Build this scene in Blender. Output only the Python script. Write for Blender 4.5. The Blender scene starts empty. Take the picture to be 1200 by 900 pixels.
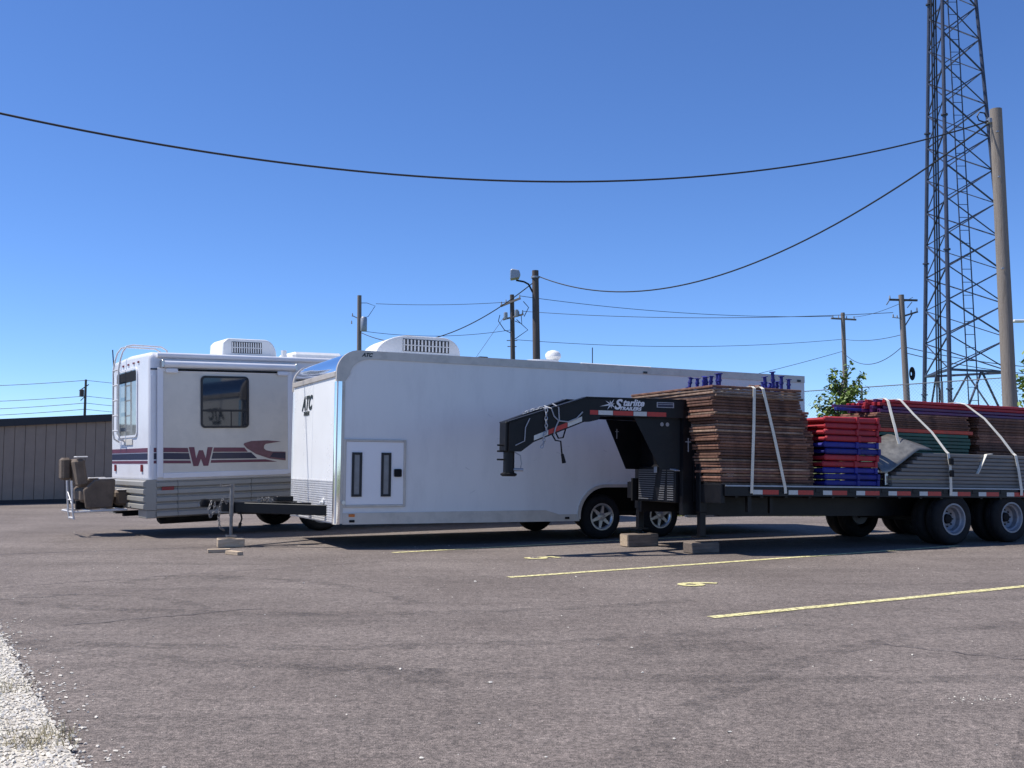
import bpy, math, random
from mathutils import Vector, Matrix, Euler, Quaternion
R = math.radians
random.seed(7)
S = bpy.context.scene
COL = S.collection

# ------------------------------------------------------------------ camera
cam = bpy.data.cameras.new('camera')
cam.sensor_fit = 'HORIZONTAL'; cam.sensor_width = 36.0; cam.lens = 35.4
cam.clip_start = 0.05; cam.clip_end = 3000
camo = bpy.data.objects.new('camera', cam); COL.objects.link(camo)
camo.location = (0, 0, 1.22); camo.rotation_euler = (R(90 + 4.506), 0, 0)
S.camera = camo
# ------------------------------------------------------------------ sky and sun
SUN_EL, SUN_DIR = 60.5, Vector((-1.0, 0.02, 0)).normalized()
w = bpy.data.worlds.new('World'); S.world = w; w.use_nodes = True
nt = w.node_tree
for n in list(nt.nodes): nt.nodes.remove(n)
sky = nt.nodes.new('ShaderNodeTexSky'); sky.sky_type = 'NISHITA'; sky.sun_disc = False
sky.sun_elevation = R(SUN_EL); sky.sun_rotation = math.atan2(SUN_DIR.x, SUN_DIR.y)
sky.altitude = 300; sky.air_density = 0.75; sky.dust_density = 0.0; sky.ozone_density = 10.0
bg = nt.nodes.new('ShaderNodeBackground'); bg.inputs['Strength'].default_value = 0.15
ow = nt.nodes.new('ShaderNodeOutputWorld')
hs = nt.nodes.new('ShaderNodeHueSaturation'); hs.inputs['Saturation'].default_value = 1.05; hs.inputs['Hue'].default_value = .505
nt.links.new(sky.outputs[0], hs.inputs['Color']); nt.links.new(hs.outputs[0], bg.inputs[0]); nt.links.new(bg.outputs[0], ow.inputs[0])
sl = bpy.data.lights.new('sun', 'SUN'); sl.energy = 5.0; sl.angle = R(0.53); sl.color = (1, .955, .89)
so = bpy.data.objects.new('sun', sl); COL.objects.link(so)
to_sun = SUN_DIR * math.cos(R(SUN_EL)) + Vector((0, 0, math.sin(R(SUN_EL))))
so.rotation_euler = (-to_sun).to_track_quat('-Z', 'Y').to_euler(); so.location = (-20, 15, 40)
S.view_settings.view_transform = 'Standard'; S.view_settings.look = 'None'
S.view_settings.exposure = 0.25; S.view_settings.gamma = 1.0; S.view_settings.use_curve_mapping = False

# ------------------------------------------------------------------ mesh helpers
class MB:
    def __init__(s): s.v = []; s.f = []
    def add(s, vs, fs):
        o = len(s.v); s.v += [tuple(p) for p in vs]; s.f += [tuple(i + o for i in q) for q in fs]; return s
    def box(s, x0, x1, y0, y1, z0, z1, b=0, M=None):
        if b <= 0:
            vs = [(x, y, z) for x in (x0, x1) for y in (y0, y1) for z in (z0, z1)]
            fs = [(0, 1, 3, 2), (4, 6, 7, 5), (0, 4, 5, 1), (2, 3, 7, 6), (0, 2, 6, 4), (1, 5, 7, 3)]
        else:
            b = min(b, .49 * min(x1 - x0, y1 - y0, z1 - z0))
            X = (x0, x1); Y = (y0, y1); Z = (z0, z1); vs = []; ix = {}
            for i in (0, 1):
                for j in (0, 1):
                    for k in (0, 1):
                        sx, sy, sz = (1 - 2 * i) * b, (1 - 2 * j) * b, (1 - 2 * k) * b
                        for a, p in (('x', (X[i], Y[j] + sy, Z[k] + sz)), ('y', (X[i] + sx, Y[j], Z[k] + sz)), ('z', (X[i] + sx, Y[j] + sy, Z[k]))):
                            ix[(i, j, k, a)] = len(vs); vs.append(p)
            g = lambda i, j, k, a: ix[(i, j, k, a)]
            fs = []
            for i in (0, 1): fs.append([g(i, 0, 0, 'x'), g(i, 0, 1, 'x'), g(i, 1, 1, 'x'), g(i, 1, 0, 'x')][::(1 if i == 0 else -1)])
            for j in (0, 1): fs.append([g(0, j, 0, 'y'), g(1, j, 0, 'y'), g(1, j, 1, 'y'), g(0, j, 1, 'y')][::(1 if j == 0 else -1)])
            for k in (0, 1): fs.append([g(0, 0, k, 'z'), g(0, 1, k, 'z'), g(1, 1, k, 'z'), g(1, 0, k, 'z')][::(1 if k == 0 else -1)])
            for i in (0, 1):
                for j in (0, 1):
                    fs.append([g(i, j, 0, 'x'), g(i, j, 0, 'y'), g(i, j, 1, 'y'), g(i, j, 1, 'x')])
                    fs.append([g(i, 0, j, 'x'), g(i, 0, j, 'z'), g(i, 1, j, 'z'), g(i, 1, j, 'x')])
                    fs.append([g(0, i, j, 'y'), g(0, i, j, 'z'), g(1, i, j, 'z'), g(1, i, j, 'y')])
                    for k in (0, 1): fs.append([g(i, j, k, 'x'), g(i, j, k, 'y'), g(i, j, k, 'z')])
        if M is not None: vs = [M @ Vector(p) for p in vs]
        return s.add(vs, fs)
    def bar(s, p0, p1, wd, ht, b=0, up=(0, 0, 1)):
        p0 = Vector(p0); p1 = Vector(p1); d = p1 - p0; L = d.length; d.normalize()
        up = Vector(up)
        if abs(d.dot(up)) > .98: up = Vector((1, 0, 0))
        y = up.cross(d).normalized(); z = d.cross(y)
        M = Matrix(((d.x, y.x, z.x, p0.x), (d.y, y.y, z.y, p0.y), (d.z, y.z, z.z, p0.z), (0, 0, 0, 1)))
        return s.box(0, L, -wd / 2, wd / 2, -ht / 2, ht / 2, b, M)
    def cyl(s, p0, p1, r0, r1=None, n=12, caps=True):
        r1 = r0 if r1 is None else r1
        p0 = Vector(p0); p1 = Vector(p1); d = (p1 - p0).normalized()
        a = d.orthogonal().normalized(); c = d.cross(a)
        vs = []
        for p, r in ((p0, r0), (p1, r1)):
            for i in range(n):
                t = 2 * math.pi * i / n; vs.append(p + (a * math.cos(t) + c * math.sin(t)) * r)
        fs = [(i, (i + 1) % n, n + (i + 1) % n, n + i) for i in range(n)]
        if caps: fs += [tuple(range(n))[::-1], tuple(range(n, 2 * n))]
        return s.add(vs, fs)
    def path(s, pts, r, n=8, closed=False):
        pts = [Vector(p) for p in pts]; m = len(pts); vs = []; a = None
        for i, p in enumerate(pts):
            d = (pts[min(i + 1, m - 1)] - pts[max(i - 1, 0)]).normalized()
            if a is None: a = d.orthogonal().normalized()
            else:
                a = (a - d * a.dot(d))
                a = a.normalized() if a.length > 1e-6 else d.orthogonal().normalized()
            c = d.cross(a); rr = r[i] if isinstance(r, (list, tuple)) else r
            for k in range(n):
                t = 2 * math.pi * k / n; vs.append(p + (a * math.cos(t) + c * math.sin(t)) * rr)
        fs = [(i * n + k, i * n + (k + 1) % n, (i + 1) * n + (k + 1) % n, (i + 1) * n + k) for i in range(m - 1) for k in range(n)]
        fs += [tuple(range(n))[::-1], tuple(range((m - 1) * n, m * n))]
        return s.add(vs, fs)
    def prism(s, poly, ax, lo, hi, fn=None):
        """poly in the two other axes (x,z for ax=y; y,z for ax=x; x,y for ax=z)"""
        n = len(poly)
        def P(p, h):
            q = {'y': (p[0], h, p[1]), 'x': (h, p[0], p[1]), 'z': (p[0], p[1], h)}[ax]
            return fn(q) if fn else q
        vs = [P(p, lo) for p in poly] + [P(p, hi) for p in poly]
        fs = [(i, (i + 1) % n, n + (i + 1) % n, n + i) for i in range(n)] + [tuple(range(n))[::-1], tuple(range(n, 2 * n))]
        return s.add(vs, fs)
    def lathe(s, prof, c, ax='y', n=32, closed=False):
        """prof: (radius, position along the axis)"""
        c = Vector(c); m = len(prof); vs = []
        for r, h in prof:
            for i in range(n):
                t = 2 * math.pi * i / n; a, b = r * math.cos(t), r * math.sin(t)
                vs.append(c + Vector({'y': (a, h, b), 'x': (h, a, b), 'z': (a, b, h)}[ax]))
        rng = m if closed else m - 1
        fs = [(j * n + i, j * n + (i + 1) % n, ((j + 1) % m) * n + (i + 1) % n, ((j + 1) % m) * n + i) for j in range(rng) for i in range(n)]
        if not closed: fs += [tuple(range(n))[::-1], tuple(range((m - 1) * n, m * n))]
        return s.add(vs, fs)
    def mesh(s, name, mat, ang=35):
        me = bpy.data.meshes.new(name); me.from_pydata(s.v, [], s.f)
        import bmesh as _b
        bm = _b.new(); bm.from_mesh(me); _b.ops.recalc_face_normals(bm, faces=bm.faces); bm.to_mesh(me); bm.free()
        if ang:
            me.polygons.foreach_set('use_smooth', [True] * len(me.polygons)); me.set_sharp_from_angle(angle=R(ang))
        if mat: me.materials.append(mat)
        return me
    def build(s, name, mat, parent=None, ang=35, bevel=0, seg=2):
        return link(name, s.mesh(name, mat, ang), parent, bevel, seg)

def link(name, me, parent=None, bevel=0, seg=2):
    o = bpy.data.objects.new(name, me); COL.objects.link(o)
    if parent: o.parent = parent
    if bevel:
        m = o.modifiers.new('bevel', 'BEVEL'); m.width = bevel; m.segments = seg; m.limit_method = 'ANGLE'; m.angle_limit = R(40)
    return o
def empty(name, loc=(0, 0, 0), rot=(0, 0, 0)):
    o = bpy.data.objects.new(name, None); COL.objects.link(o); o.location = loc; o.rotation_euler = rot; o.empty_display_size = .2
    return o
def tag(o, label=None, cat=None, group=None, kind=None):
    if label: o['label'] = label
    if cat: o['category'] = cat
    if group: o['group'] = group
    if kind: o['kind'] = kind
    return o
def text_mb(body, size, shear=0, bold=0, spacing=1.0, sx=1.0):
    """flat lettering as a mesh in x,y (baseline at 0), thin"""
    c = bpy.data.curves.new('t', 'FONT'); c.body = body; c.size = size; c.shear = shear; c.offset = bold; c.space_character = spacing
    c.extrude = .0012; c.resolution_u = 4
    o = bpy.data.objects.new('t', c); me = bpy.data.meshes.new_from_object(o)
    m = MB(); m.add([(v.co.x * sx, v.co.y, v.co.z) for v in me.vertices], [tuple(p.vertices) for p in me.polygons])
    bpy.data.objects.remove(o); bpy.data.curves.remove(c); bpy.data.meshes.remove(me)
    return m

# ------------------------------------------------------------------ materials
def mat(name, col, rough=.5, metal=0, var=.12, scale=6, bump=0, bscale=60, spec=.5, col2=None, dirt=None, dscale=2, damt=.5, rand=0, coat=0, stretch=None, rvar=.12):
    m = bpy.data.materials.new(name); m.use_nodes = True
    N = m.node_tree.nodes; L = m.node_tree.links; b = N['Principled BSDF']
    tc = N.new('ShaderNodeTexCoord'); mp = N.new('ShaderNodeMapping'); L.new(tc.outputs['Object'], mp.inputs[0])
    if stretch: mp.inputs['Scale'].default_value = stretch
    nz = N.new('ShaderNodeTexNoise'); nz.inputs['Scale'].default_value = scale; nz.inputs['Detail'].default_value = 6; nz.inputs['Roughness'].default_value = .62
    L.new(mp.outputs[0], nz.inputs['Vector'])
    rp = N.new('ShaderNodeValToRGB'); rp.color_ramp.elements[0].position = .3; rp.color_ramp.elements[1].position = .7
    c2 = col2 or tuple(min(1, c * (1 + var)) for c in col); c1 = col if col2 else tuple(c * (1 - var) for c in col)
    rp.color_ramp.elements[0].color = (*c1, 1); rp.color_ramp.elements[1].color = (*c2, 1)
    L.new(nz.outputs['Fac'], rp.inputs[0]); out = rp.outputs[0]
    if dirt:
        n2 = N.new('ShaderNodeTexNoise'); n2.inputs['Scale'].default_value = dscale; n2.inputs['Detail'].default_value = 8; n2.inputs['Roughness'].default_value = .7
        L.new(mp.outputs[0], n2.inputs['Vector'])
        r2 = N.new('ShaderNodeMapRange'); r2.inputs[1].default_value = .48; r2.inputs[2].default_value = .75; r2.inputs[4].default_value = damt
        L.new(n2.outputs['Fac'], r2.inputs[0])
        mx = N.new('ShaderNodeMix'); mx.data_type = 'RGBA'; mx.inputs['B'].default_value = (*dirt, 1)
        L.new(r2.outputs[0], mx.inputs['Factor']); L.new(out, mx.inputs['A']); out = mx.outputs['Result']
    if rand:
        oi = N.new('ShaderNodeObjectInfo'); hs = N.new('ShaderNodeHueSaturation')
        mr = N.new('ShaderNodeMapRange'); mr.inputs[3].default_value = 1 - rand; mr.inputs[4].default_value = 1 + rand
        L.new(oi.outputs['Random'], mr.inputs[0]); L.new(mr.outputs[0], hs.inputs['Value']); L.new(out, hs.inputs['Color']); out = hs.outputs[0]
    L.new(out, b.inputs['Base Color'])
    rr = N.new('ShaderNodeMapRange'); rr.inputs[3].default_value = max(.02, rough - rvar); rr.inputs[4].default_value = min(1, rough + rvar)
    L.new(nz.outputs['Fac'], rr.inputs[0]); L.new(rr.outputs[0], b.inputs['Roughness'])
    b.inputs['Metallic'].default_value = metal; b.inputs['Specular IOR Level'].default_value = spec; b.inputs['Coat Weight'].default_value = coat
    if bump:
        n3 = N.new('ShaderNodeTexNoise'); n3.inputs['Scale'].default_value = bscale; n3.inputs['Detail'].default_value = 4
        L.new(mp.outputs[0], n3.inputs['Vector'])
        bp = N.new('ShaderNodeBump'); bp.inputs['Strength'].default_value = bump; bp.inputs['Distance'].default_value = .01
        L.new(n3.outputs['Fac'], bp.inputs['Height']); L.new(bp.outputs[0], b.inputs['Normal'])
    return m

M = {}
M['white'] = mat('white_paint', (.76, .745, .72), .32, var=.03, scale=1.2, dirt=(.5, .49, .48), dscale=2.2, damt=.3, bump=.12, bscale=2.2, stretch=(1.2, 1.2, .35))
M['door_white'] = mat('door_white_paint', (.86, .84, .83), .4, var=.03, scale=2)
M['scuff'] = mat('scuff', (.62, .61, .60), .6, var=.1, scale=30)
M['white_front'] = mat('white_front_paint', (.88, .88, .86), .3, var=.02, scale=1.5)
M['rvwhite'] = mat('motorhome_white', (.74, .74, .77), .35, var=.04, scale=1.5, dirt=(.55, .53, .52), dscale=2, damt=.25)
M['rvcream'] = mat('faded_cream', (.64, .60, .53), .45, var=.05, scale=2, dirt=(.42, .41, .38), dscale=1.6, damt=.45)
M['rvgrey'] = mat('skirt_grey', (.30, .29, .265), .42, var=.07, scale=3, dirt=(.2, .19, .17), dscale=3, damt=.4)
M['maroon'] = mat('maroon_stripe', (.13, .028, .055), .4, var=.15, scale=12)
M['navy'] = mat('navy_stripe', (.015, .015, .045), .4, var=.2, scale=12)
M['mauve'] = mat('mauve_swoosh', (.16, .07, .085), .4, var=.2, scale=14)
M['alu'] = mat('aluminium', (.62, .60, .56), .38, 1, var=.1, scale=4, dirt=(.35, .33, .3), dscale=3, damt=.4)
M['alupaint'] = mat('dull_aluminium_trim', (.58, .53, .47), .45, .25, var=.1, scale=3, dirt=(.3, .28, .25), dscale=4, damt=.5)
M['guard'] = mat('bright_ribbed_aluminium', (.66, .66, .67), .4, .35, var=.06, scale=6, dirt=(.45, .43, .40), dscale=4, damt=.4)
M['chrome'] = mat('chrome', (.85, .86, .87), .07, 1, var=.02, scale=4, rvar=.03)
M['black'] = mat('black_paint', (.005, .005, .007), .42, var=.3, scale=8, dirt=(.02, .018, .017), dscale=6, damt=.4, spec=.3)
M['flat_black'] = mat('flat_black', (.007, .007, .008), .7, var=.3, scale=8, spec=.25)
M['under'] = mat('underbody', (.02, .02, .02), .8, var=.4, scale=5)
M['rubber'] = mat('tyre_rubber', (.012, .012, .013), .8, var=.3, scale=14, dirt=(.04, .038, .036), dscale=5, damt=.5, spec=.25, bump=.2, bscale=80)
M['rim'] = mat('wheel_alloy', (.55, .55, .56), .35, .8, var=.12, scale=20)
M['rim_steel'] = mat('wheel_steel', (.24, .25, .28), .45, .3, var=.15, scale=14, dirt=(.2, .18, .16), dscale=8, damt=.5)
M['glass'] = mat('dark_glass', (.012, .016, .022), .06, var=.1, scale=2, spec=.8, rvar=.02)
M['rearglass'] = mat('rear_glass', (.26, .28, .28), .05, var=.3, scale=3, spec=1.0, rvar=.02)
M['greyglass'] = mat('grey_glass', (.2, .2, .21), .2, var=.15, scale=8)
M['rubbertrim'] = mat('rubber_trim', (.012, .012, .014), .5, var=.2)
M['red_lens'] = mat('red_lens', (.22, .015, .02), .25, var=.1, scale=20)
M['amber'] = mat('amber_lens', (.6, .16, .02), .3, var=.1, scale=20)
M['tape_red'] = mat('red_reflective_tape', (.42, .03, .02), .4, var=.15, scale=40)
M['tape_white'] = mat('white_reflective_tape', (.55, .55, .52), .4, var=.1, scale=40)
M['decal'] = mat('white_decal', (.7, .7, .72), .5, var=.06, scale=30)
M['decal_grey'] = mat('grey_decal', (.32, .33, .36), .5, var=.1, scale=30)
M['louvre_grey'] = mat('louvre_grey', (.14, .14, .15), .5, var=.2, scale=30)
M['logo'] = mat('black_decal', (.03, .04, .04), .5, var=.2, scale=30)
M['wood'] = mat('timber_block', (.42, .31, .2), .8, col2=(.60, .47, .33), scale=5, stretch=(1, 9, 9), dirt=(.17, .13, .1), dscale=4, damt=.7, bump=.5, bscale=30)
M['wood_dark'] = mat('weathered_timber_block', (.12, .09, .07), .85, col2=(.23, .18, .14), scale=5, stretch=(1, 9, 9), dirt=(.06, .05, .04), dscale=4, damt=.6, bump=.5, bscale=30)
M['pole'] = mat('pole_timber', (.17, .14, .115), .9, col2=(.36, .31, .26), scale=4, stretch=(7, 7, .35), dirt=(.10, .08, .065), dscale=4, damt=.8, bump=1.0, bscale=14)
M['pole_dark'] = mat('dark_pole_timber', (.07, .055, .05), .9, col2=(.13, .105, .095), scale=4, stretch=(7, 7, .4), bump=.5, bscale=25)
M['pole_grey'] = mat('grey_pole_timber', (.17, .14, .13), .9, col2=(.26, .22, .2), scale=4, stretch=(7, 7, .4), bump=.5, bscale=25)
M['rust'] = mat('rusty_brown_steel', (.10, .042, .028), .8, col2=(.25, .125, .082), scale=9, dirt=(.032, .018, .015), dscale=5, damt=.8, rand=.42, bump=.4, bscale=50)
M['red'] = mat('red_paint', (.36, .016, .028), .62, var=.2, scale=10, dirt=(.24, .03, .03), dscale=7, damt=.6, rand=.12)
M['blue'] = mat('blue_paint', (.012, .016, .20), .62, var=.25, scale=10, dirt=(.02, .02, .12), dscale=7, damt=.6, rand=.2)
M['purple'] = mat('purple_paint', (.08, .014, .09), .45, var=.25, scale=10, dirt=(.2, .02, .06), dscale=3, damt=.7, rand=.2)
M['orange'] = mat('orange_red_paint', (.5, .05, .02), .5, var=.2, scale=10, dirt=(.2, .04, .03), dscale=6, damt=.5)
M['green'] = mat('green_paint', (.012, .075, .05), .5, var=.3, scale=10, dirt=(.06, .05, .03), dscale=6, damt=.6, rand=.25)
M['grey_plank'] = mat('grey_plank', (.17, .155, .14), .6, var=.15, scale=7, stretch=(.6, 6, 6), dirt=(.11, .1, .09), dscale=4, damt=.6, rand=.15)
M['sheet'] = mat('grey_sheet', (.20, .195, .18), .42, .5, var=.25, scale=9, dirt=(.09, .08, .07), dscale=5, damt=.7, bump=.5, bscale=6)
M['strap'] = mat('webbing_strap', (.72, .68, .58), .8, var=.12, scale=20, dirt=(.45, .4, .3), dscale=5, damt=.5)
M['brown_fab'] = mat('brown_upholstery', (.13, .098, .073), .9, var=.25, scale=6, bump=.4, bscale=40)
M['tube_white'] = mat('white_tube', (.62, .6, .58), .4, var=.08, scale=15)
M['steel'] = mat('galvanised_steel', (.34, .36, .40), .5, .5, var=.15, scale=9)
M['fence_steel'] = mat('weathered_fence_steel', (.13, .14, .16), .6, .3, var=.15, scale=9)
M['jack_steel'] = mat('dull_jack_steel', (.20, .19, .18), .55, .4, var=.2, scale=14)
M['rust2'] = mat('faded_tan_steel', (.17, .10, .07), .85, col2=(.36, .25, .18), scale=7, dirt=(.05, .03, .025), dscale=6, damt=.8, rand=.35, bump=.5, bscale=50)
M['tower'] = mat('tower_steel', (.055, .065, .10), .5, .3, var=.2, scale=3)
M['wire'] = mat('wire_black', (.012, .012, .016), .6, var=.2)
M['acwhite'] = mat('white_plastic', (.78, .77, .74), .45, var=.04, scale=3, dirt=(.5, .47, .42), dscale=4, damt=.3)
M['louvre_dark'] = mat('grille_dark', (.05, .05, .05), .7, var=.2)
M['shed'] = mat('shed_siding', (.32, .24, .18), .6, var=.08, scale=3, dirt=(.14, .12, .1), dscale=1, damt=.4)
M['shed_dark'] = mat('shed_fascia', (.02, .021, .026), .55, var=.2, scale=4)
M['leaf'] = mat('leaves', (.07, .13, .02), .5, col2=(.19, .26, .05), scale=3)
M['bark'] = mat('bark', (.12, .09, .065), .9, var=.25, scale=12, bump=.6, bscale=40)
M['grassblade'] = mat('grass_blades', (.10, .15, .035), .7, col2=(.2, .21, .07), scale=1.5)
M['stone'] = mat('pale_stone', (.50, .455, .385), .85, col2=(.74, .69, .60), scale=7, bump=.3, bscale=60)
M['drygrass'] = mat('dry_grass', (.30, .26, .15), .85, col2=(.42, .37, .24), scale=4)

def asphalt():
    m = bpy.data.materials.new('asphalt'); m.use_nodes = True
    N = m.node_tree.nodes; L = m.node_tree.links; b = N['Principled BSDF']
    tc = N.new('ShaderNodeTexCoord')
    def noise(sc, det=6, ro=.6, st=None):
        n = N.new('ShaderNodeTexNoise'); n.inputs['Scale'].default_value = sc; n.inputs['Detail'].default_value = det; n.inputs['Roughness'].default_value = ro
        if st:
            mp = N.new('ShaderNodeMapping'); mp.inputs['Scale'].default_value = st[:3]; mp.inputs['Rotation'].default_value = (0, 0, R(st[3])); L.new(tc.outputs['Object'], mp.inputs[0]); L.new(mp.outputs[0], n.inputs['Vector'])
        else: L.new(tc.outputs['Object'], n.inputs['Vector'])
        return n.outputs['Fac']
    def ramp(src, p0, p1, c0, c1):
        r = N.new('ShaderNodeValToRGB'); r.color_ramp.elements[0].position = p0; r.color_ramp.elements[1].position = p1
        r.color_ramp.elements[0].color = (*c0, 1); r.color_ramp.elements[1].color = (*c1, 1); L.new(src, r.inputs[0]); return r.outputs[0]
    def mix(a, bb, f, mode='MIX', fac=None):
        x = N.new('ShaderNodeMix'); x.data_type = 'RGBA'; x.blend_type = mode
        if fac is not None: x.inputs['Factor'].default_value = fac
        else: L.new(f, x.inputs['Factor'])
        L.new(a, x.inputs['A'])
        if isinstance(bb, tuple): x.inputs['B'].default_value = (*bb, 1)
        else: L.new(bb, x.inputs['B'])
        return x.outputs['Result']
    def mr(src, a, bb, lo, hi):
        n = N.new('ShaderNodeMapRange'); n.inputs[1].default_value = a; n.inputs[2].default_value = bb; n.inputs[3].default_value = lo; n.inputs[4].default_value = hi
        L.new(src, n.inputs[0]); return n.outputs[0]
    base = ramp(noise(.55, 8, .62), .3, .72, (.124, .103, .090), (.202, .172, .152))
    streak = mr(noise(.8, 6, .65, (.25, 2.2, 1, -30)), .48, .70, 0, .6)
    c = mix(base, (.104, .088, .078), streak)
    pale = mr(noise(1.7, 7, .7), .56, .78, 0, .5)
    c = mix(c, (.240, .207, .184), pale)
    fine = noise(150, 3, .7)
    c = mix(c, ramp(fine, .38, .62, (.25, .25, .26), (1.8, 1.78, 1.77)), None, 'MULTIPLY', .9)
    med = noise(38, 3, .6)
    c = mix(c, ramp(med, .36, .64, (.55, .55, .55), (1.45, 1.44, 1.43)), None, 'MULTIPLY', .8)
    crs = noise(11, 5, .7)
    c = mix(c, ramp(crs, .36, .64, (.72, .72, .72), (1.28, 1.27, 1.26)), None, 'MULTIPLY', .8)
    vo = N.new('ShaderNodeTexVoronoi'); vo.inputs['Scale'].default_value = 55; L.new(tc.outputs['Object'], vo.inputs['Vector'])
    spk = mr(vo.outputs['Distance'], .10, .16, 1, 0)
    gate = mr(noise(14, 2), .54, .60, 0, .55)
    mu = N.new('ShaderNodeMath'); mu.operation = 'MULTIPLY'; L.new(spk, mu.inputs[0]); L.new(gate, mu.inputs[1])
    c = mix(c, (.42, .40, .38), mu.outputs[0])
    L.new(c, b.inputs['Base Color']); b.inputs['Roughness'].default_value = .88; b.inputs['Specular IOR Level'].default_value = .3
    bp = N.new('ShaderNodeBump'); bp.inputs['Strength'].default_value = .55; bp.inputs['Distance'].default_value = .006; L.new(fine, bp.inputs['Height'])
    b2 = N.new('ShaderNodeBump'); b2.inputs['Strength'].default_value = .25; b2.inputs['Distance'].default_value = .02; L.new(med, b2.inputs['Height']); L.new(bp.outputs[0], b2.inputs['Normal'])
    L.new(b2.outputs[0], b.inputs['Normal'])
    return m
M['asphalt'] = asphalt()
M['grass'] = mat('grass_ground', (.06, .085, .025), .9, col2=(.14, .15, .055), scale=.8, dirt=(.2, .18, .1), dscale=.3, damt=.5, bump=.6, bscale=20)
M['gravelbed'] = mat('gravel_bed', (.40, .365, .305), .9, col2=(.62, .58, .50), scale=30, bump=.8, bscale=60)
M['dark_line'] = mat('thin_dark_line', (.07, .062, .063), .8, var=.3, scale=10)

def worn_paint():
    m = mat('worn_yellow_paint', (.70, .62, .26), .7, col2=(.80, .73, .40), scale=8)
    N = m.node_tree.nodes; L = m.node_tree.links; b = N['Principled BSDF']; out = N['Material Output']
    tc = N.new('ShaderNodeTexCoord'); n = N.new('ShaderNodeTexNoise'); n.inputs['Scale'].default_value = 22; n.inputs['Detail'].default_value = 9; n.inputs['Roughness'].default_value = .75
    L.new(tc.outputs['Object'], n.inputs['Vector'])
    r = N.new('ShaderNodeMapRange'); r.inputs[1].default_value = .38; r.inputs[2].default_value = .54; r.inputs[3].default_value = .12; r.inputs[4].default_value = 1
    L.new(n.outputs['Fac'], r.inputs[0]); L.new(r.outputs[0], b.inputs['Alpha'])
    return m
M['paint'] = worn_paint()

# ------------------------------------------------------------------ ground
def ss(a, b, t):
    t = max(0, min(1, (t - a) / (b - a))); return t * t * (3 - 2 * t)
def terrain(x, y): return -.03 + 1.38 * ss(25, 31, y) * ss(-4, 4, x)
gx = sorted(set([-900, -600, -400, -250, -150, -100, -70, -50, -40, 40, 50, 70, 100, 150, 250, 400, 600, 900] + [i * 1.5 for i in range(-22, 23)]))
gy = sorted(set([-300, -150, -80, -40, -20, 0, 10, 18, 45, 52, 60, 75, 95, 130, 180, 250, 400, 600, 900, 1400] + [20 + i * .75 for i in range(0, 30)]))
m = MB(); nx, ny = len(gx), len(gy)
m.add([(x, y, terrain(x, y)) for y in gy for x in gx], [(j * nx + i, j * nx + i + 1, (j + 1) * nx + i + 1, (j + 1) * nx + i) for j in range(ny - 1) for i in range(nx - 1)])
tag(m.build('grass_field', M['grass'], ang=80), 'grass field rising into a low bank behind the lot', kind='structure')
m = MB(); lot = [(-32, -14), (32, -14), (32, 23.6), (3.4, 23.6), (1, 42), (-32, 42)]
m.add([(x, y, 0) for x, y in lot], [tuple(range(len(lot)))])
LOT = tag(m.build('parking_lot', M['asphalt'], ang=0), 'worn purplish grey asphalt parking lot with pale specks', kind='structure')
# cracks and one long thin dark line across the asphalt
def ribbon(name, pts, wd, z, material, parent=None, jit=0):
    vs = []; fs = []; rs = random.Random(str(pts))
    for i, p in enumerate(pts):
        a = Vector(pts[max(0, i - 1)]); c = Vector(pts[min(len(pts) - 1, i + 1)]); d = (c - a).normalized(); n = Vector((-d.y, d.x))
        k = wd / 2 * (1 + rs.uniform(-jit, jit))
        vs += [(p[0] + n.x * k, p[1] + n.y * k, z), (p[0] - n.x * k, p[1] - n.y * k, z)]
    fs = [(2 * i, 2 * i + 1, 2 * i + 3, 2 * i + 2) for i in range(len(pts) - 1)]
    mb = MB(); mb.add(vs, fs); return mb.build(name, material, parent, ang=0)
def wander(p, q, n, amp, seed):
    rs = random.Random(seed); p = Vector(p); q = Vector(q); d = (q - p); nrm = Vector((-d.y, d.x)).normalized(); o = 0; out = []
    for i in range(n + 1):
        o = o * .7 + rs.uniform(-amp, amp); out.append(tuple(p + d * i / n + nrm * o * min(1, i, n - i)))
    return out
for k, (p, q, wd, amp) in enumerate([((-5.6, 9.6), (-1.2, 13.0), .012, .03), ((-4.9, 9.0), (-2.2, 10.6), .009, .04), ((2.5, 6.9), (3.3, 6.3), .010, .02), ((-3.4, 7.7), (-2.1, 8.6), .014, .03)]):  # first ribbon is just a thin dark line; the shorter ones are cracks
    ribbon('dark_line', wander(p, q, 40, amp, k), wd, .004, M['dark_line'], LOT, .6)
def smudge():
    m = mat('tyre_mark', (.075, .066, .062), .85, var=.2, scale=5)
    N = m.node_tree.nodes; L = m.node_tree.links; b = N['Principled BSDF']
    tc = N.new('ShaderNodeTexCoord'); n = N.new('ShaderNodeTexNoise'); n.inputs['Scale'].default_value = 5; n.inputs['Detail'].default_value = 10; n.inputs['Roughness'].default_value = .8
    L.new(tc.outputs['Object'], n.inputs['Vector'])
    r = N.new('ShaderNodeMapRange'); r.inputs[1].default_value = .44; r.inputs[2].default_value = .68; r.inputs[3].default_value = 0; r.inputs[4].default_value = .42
    L.new(n.outputs['Fac'], r.inputs[0]); L.new(r.outputs[0], b.inputs['Alpha']); return m
M['smudge'] = smudge()
def arcpts(cx, cy, r, a0, a1, n=40): return [(cx + r * math.cos(R(a0 + (a1 - a0) * i / n)), cy + r * math.sin(R(a0 + (a1 - a0) * i / n))) for i in range(n + 1)]
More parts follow.
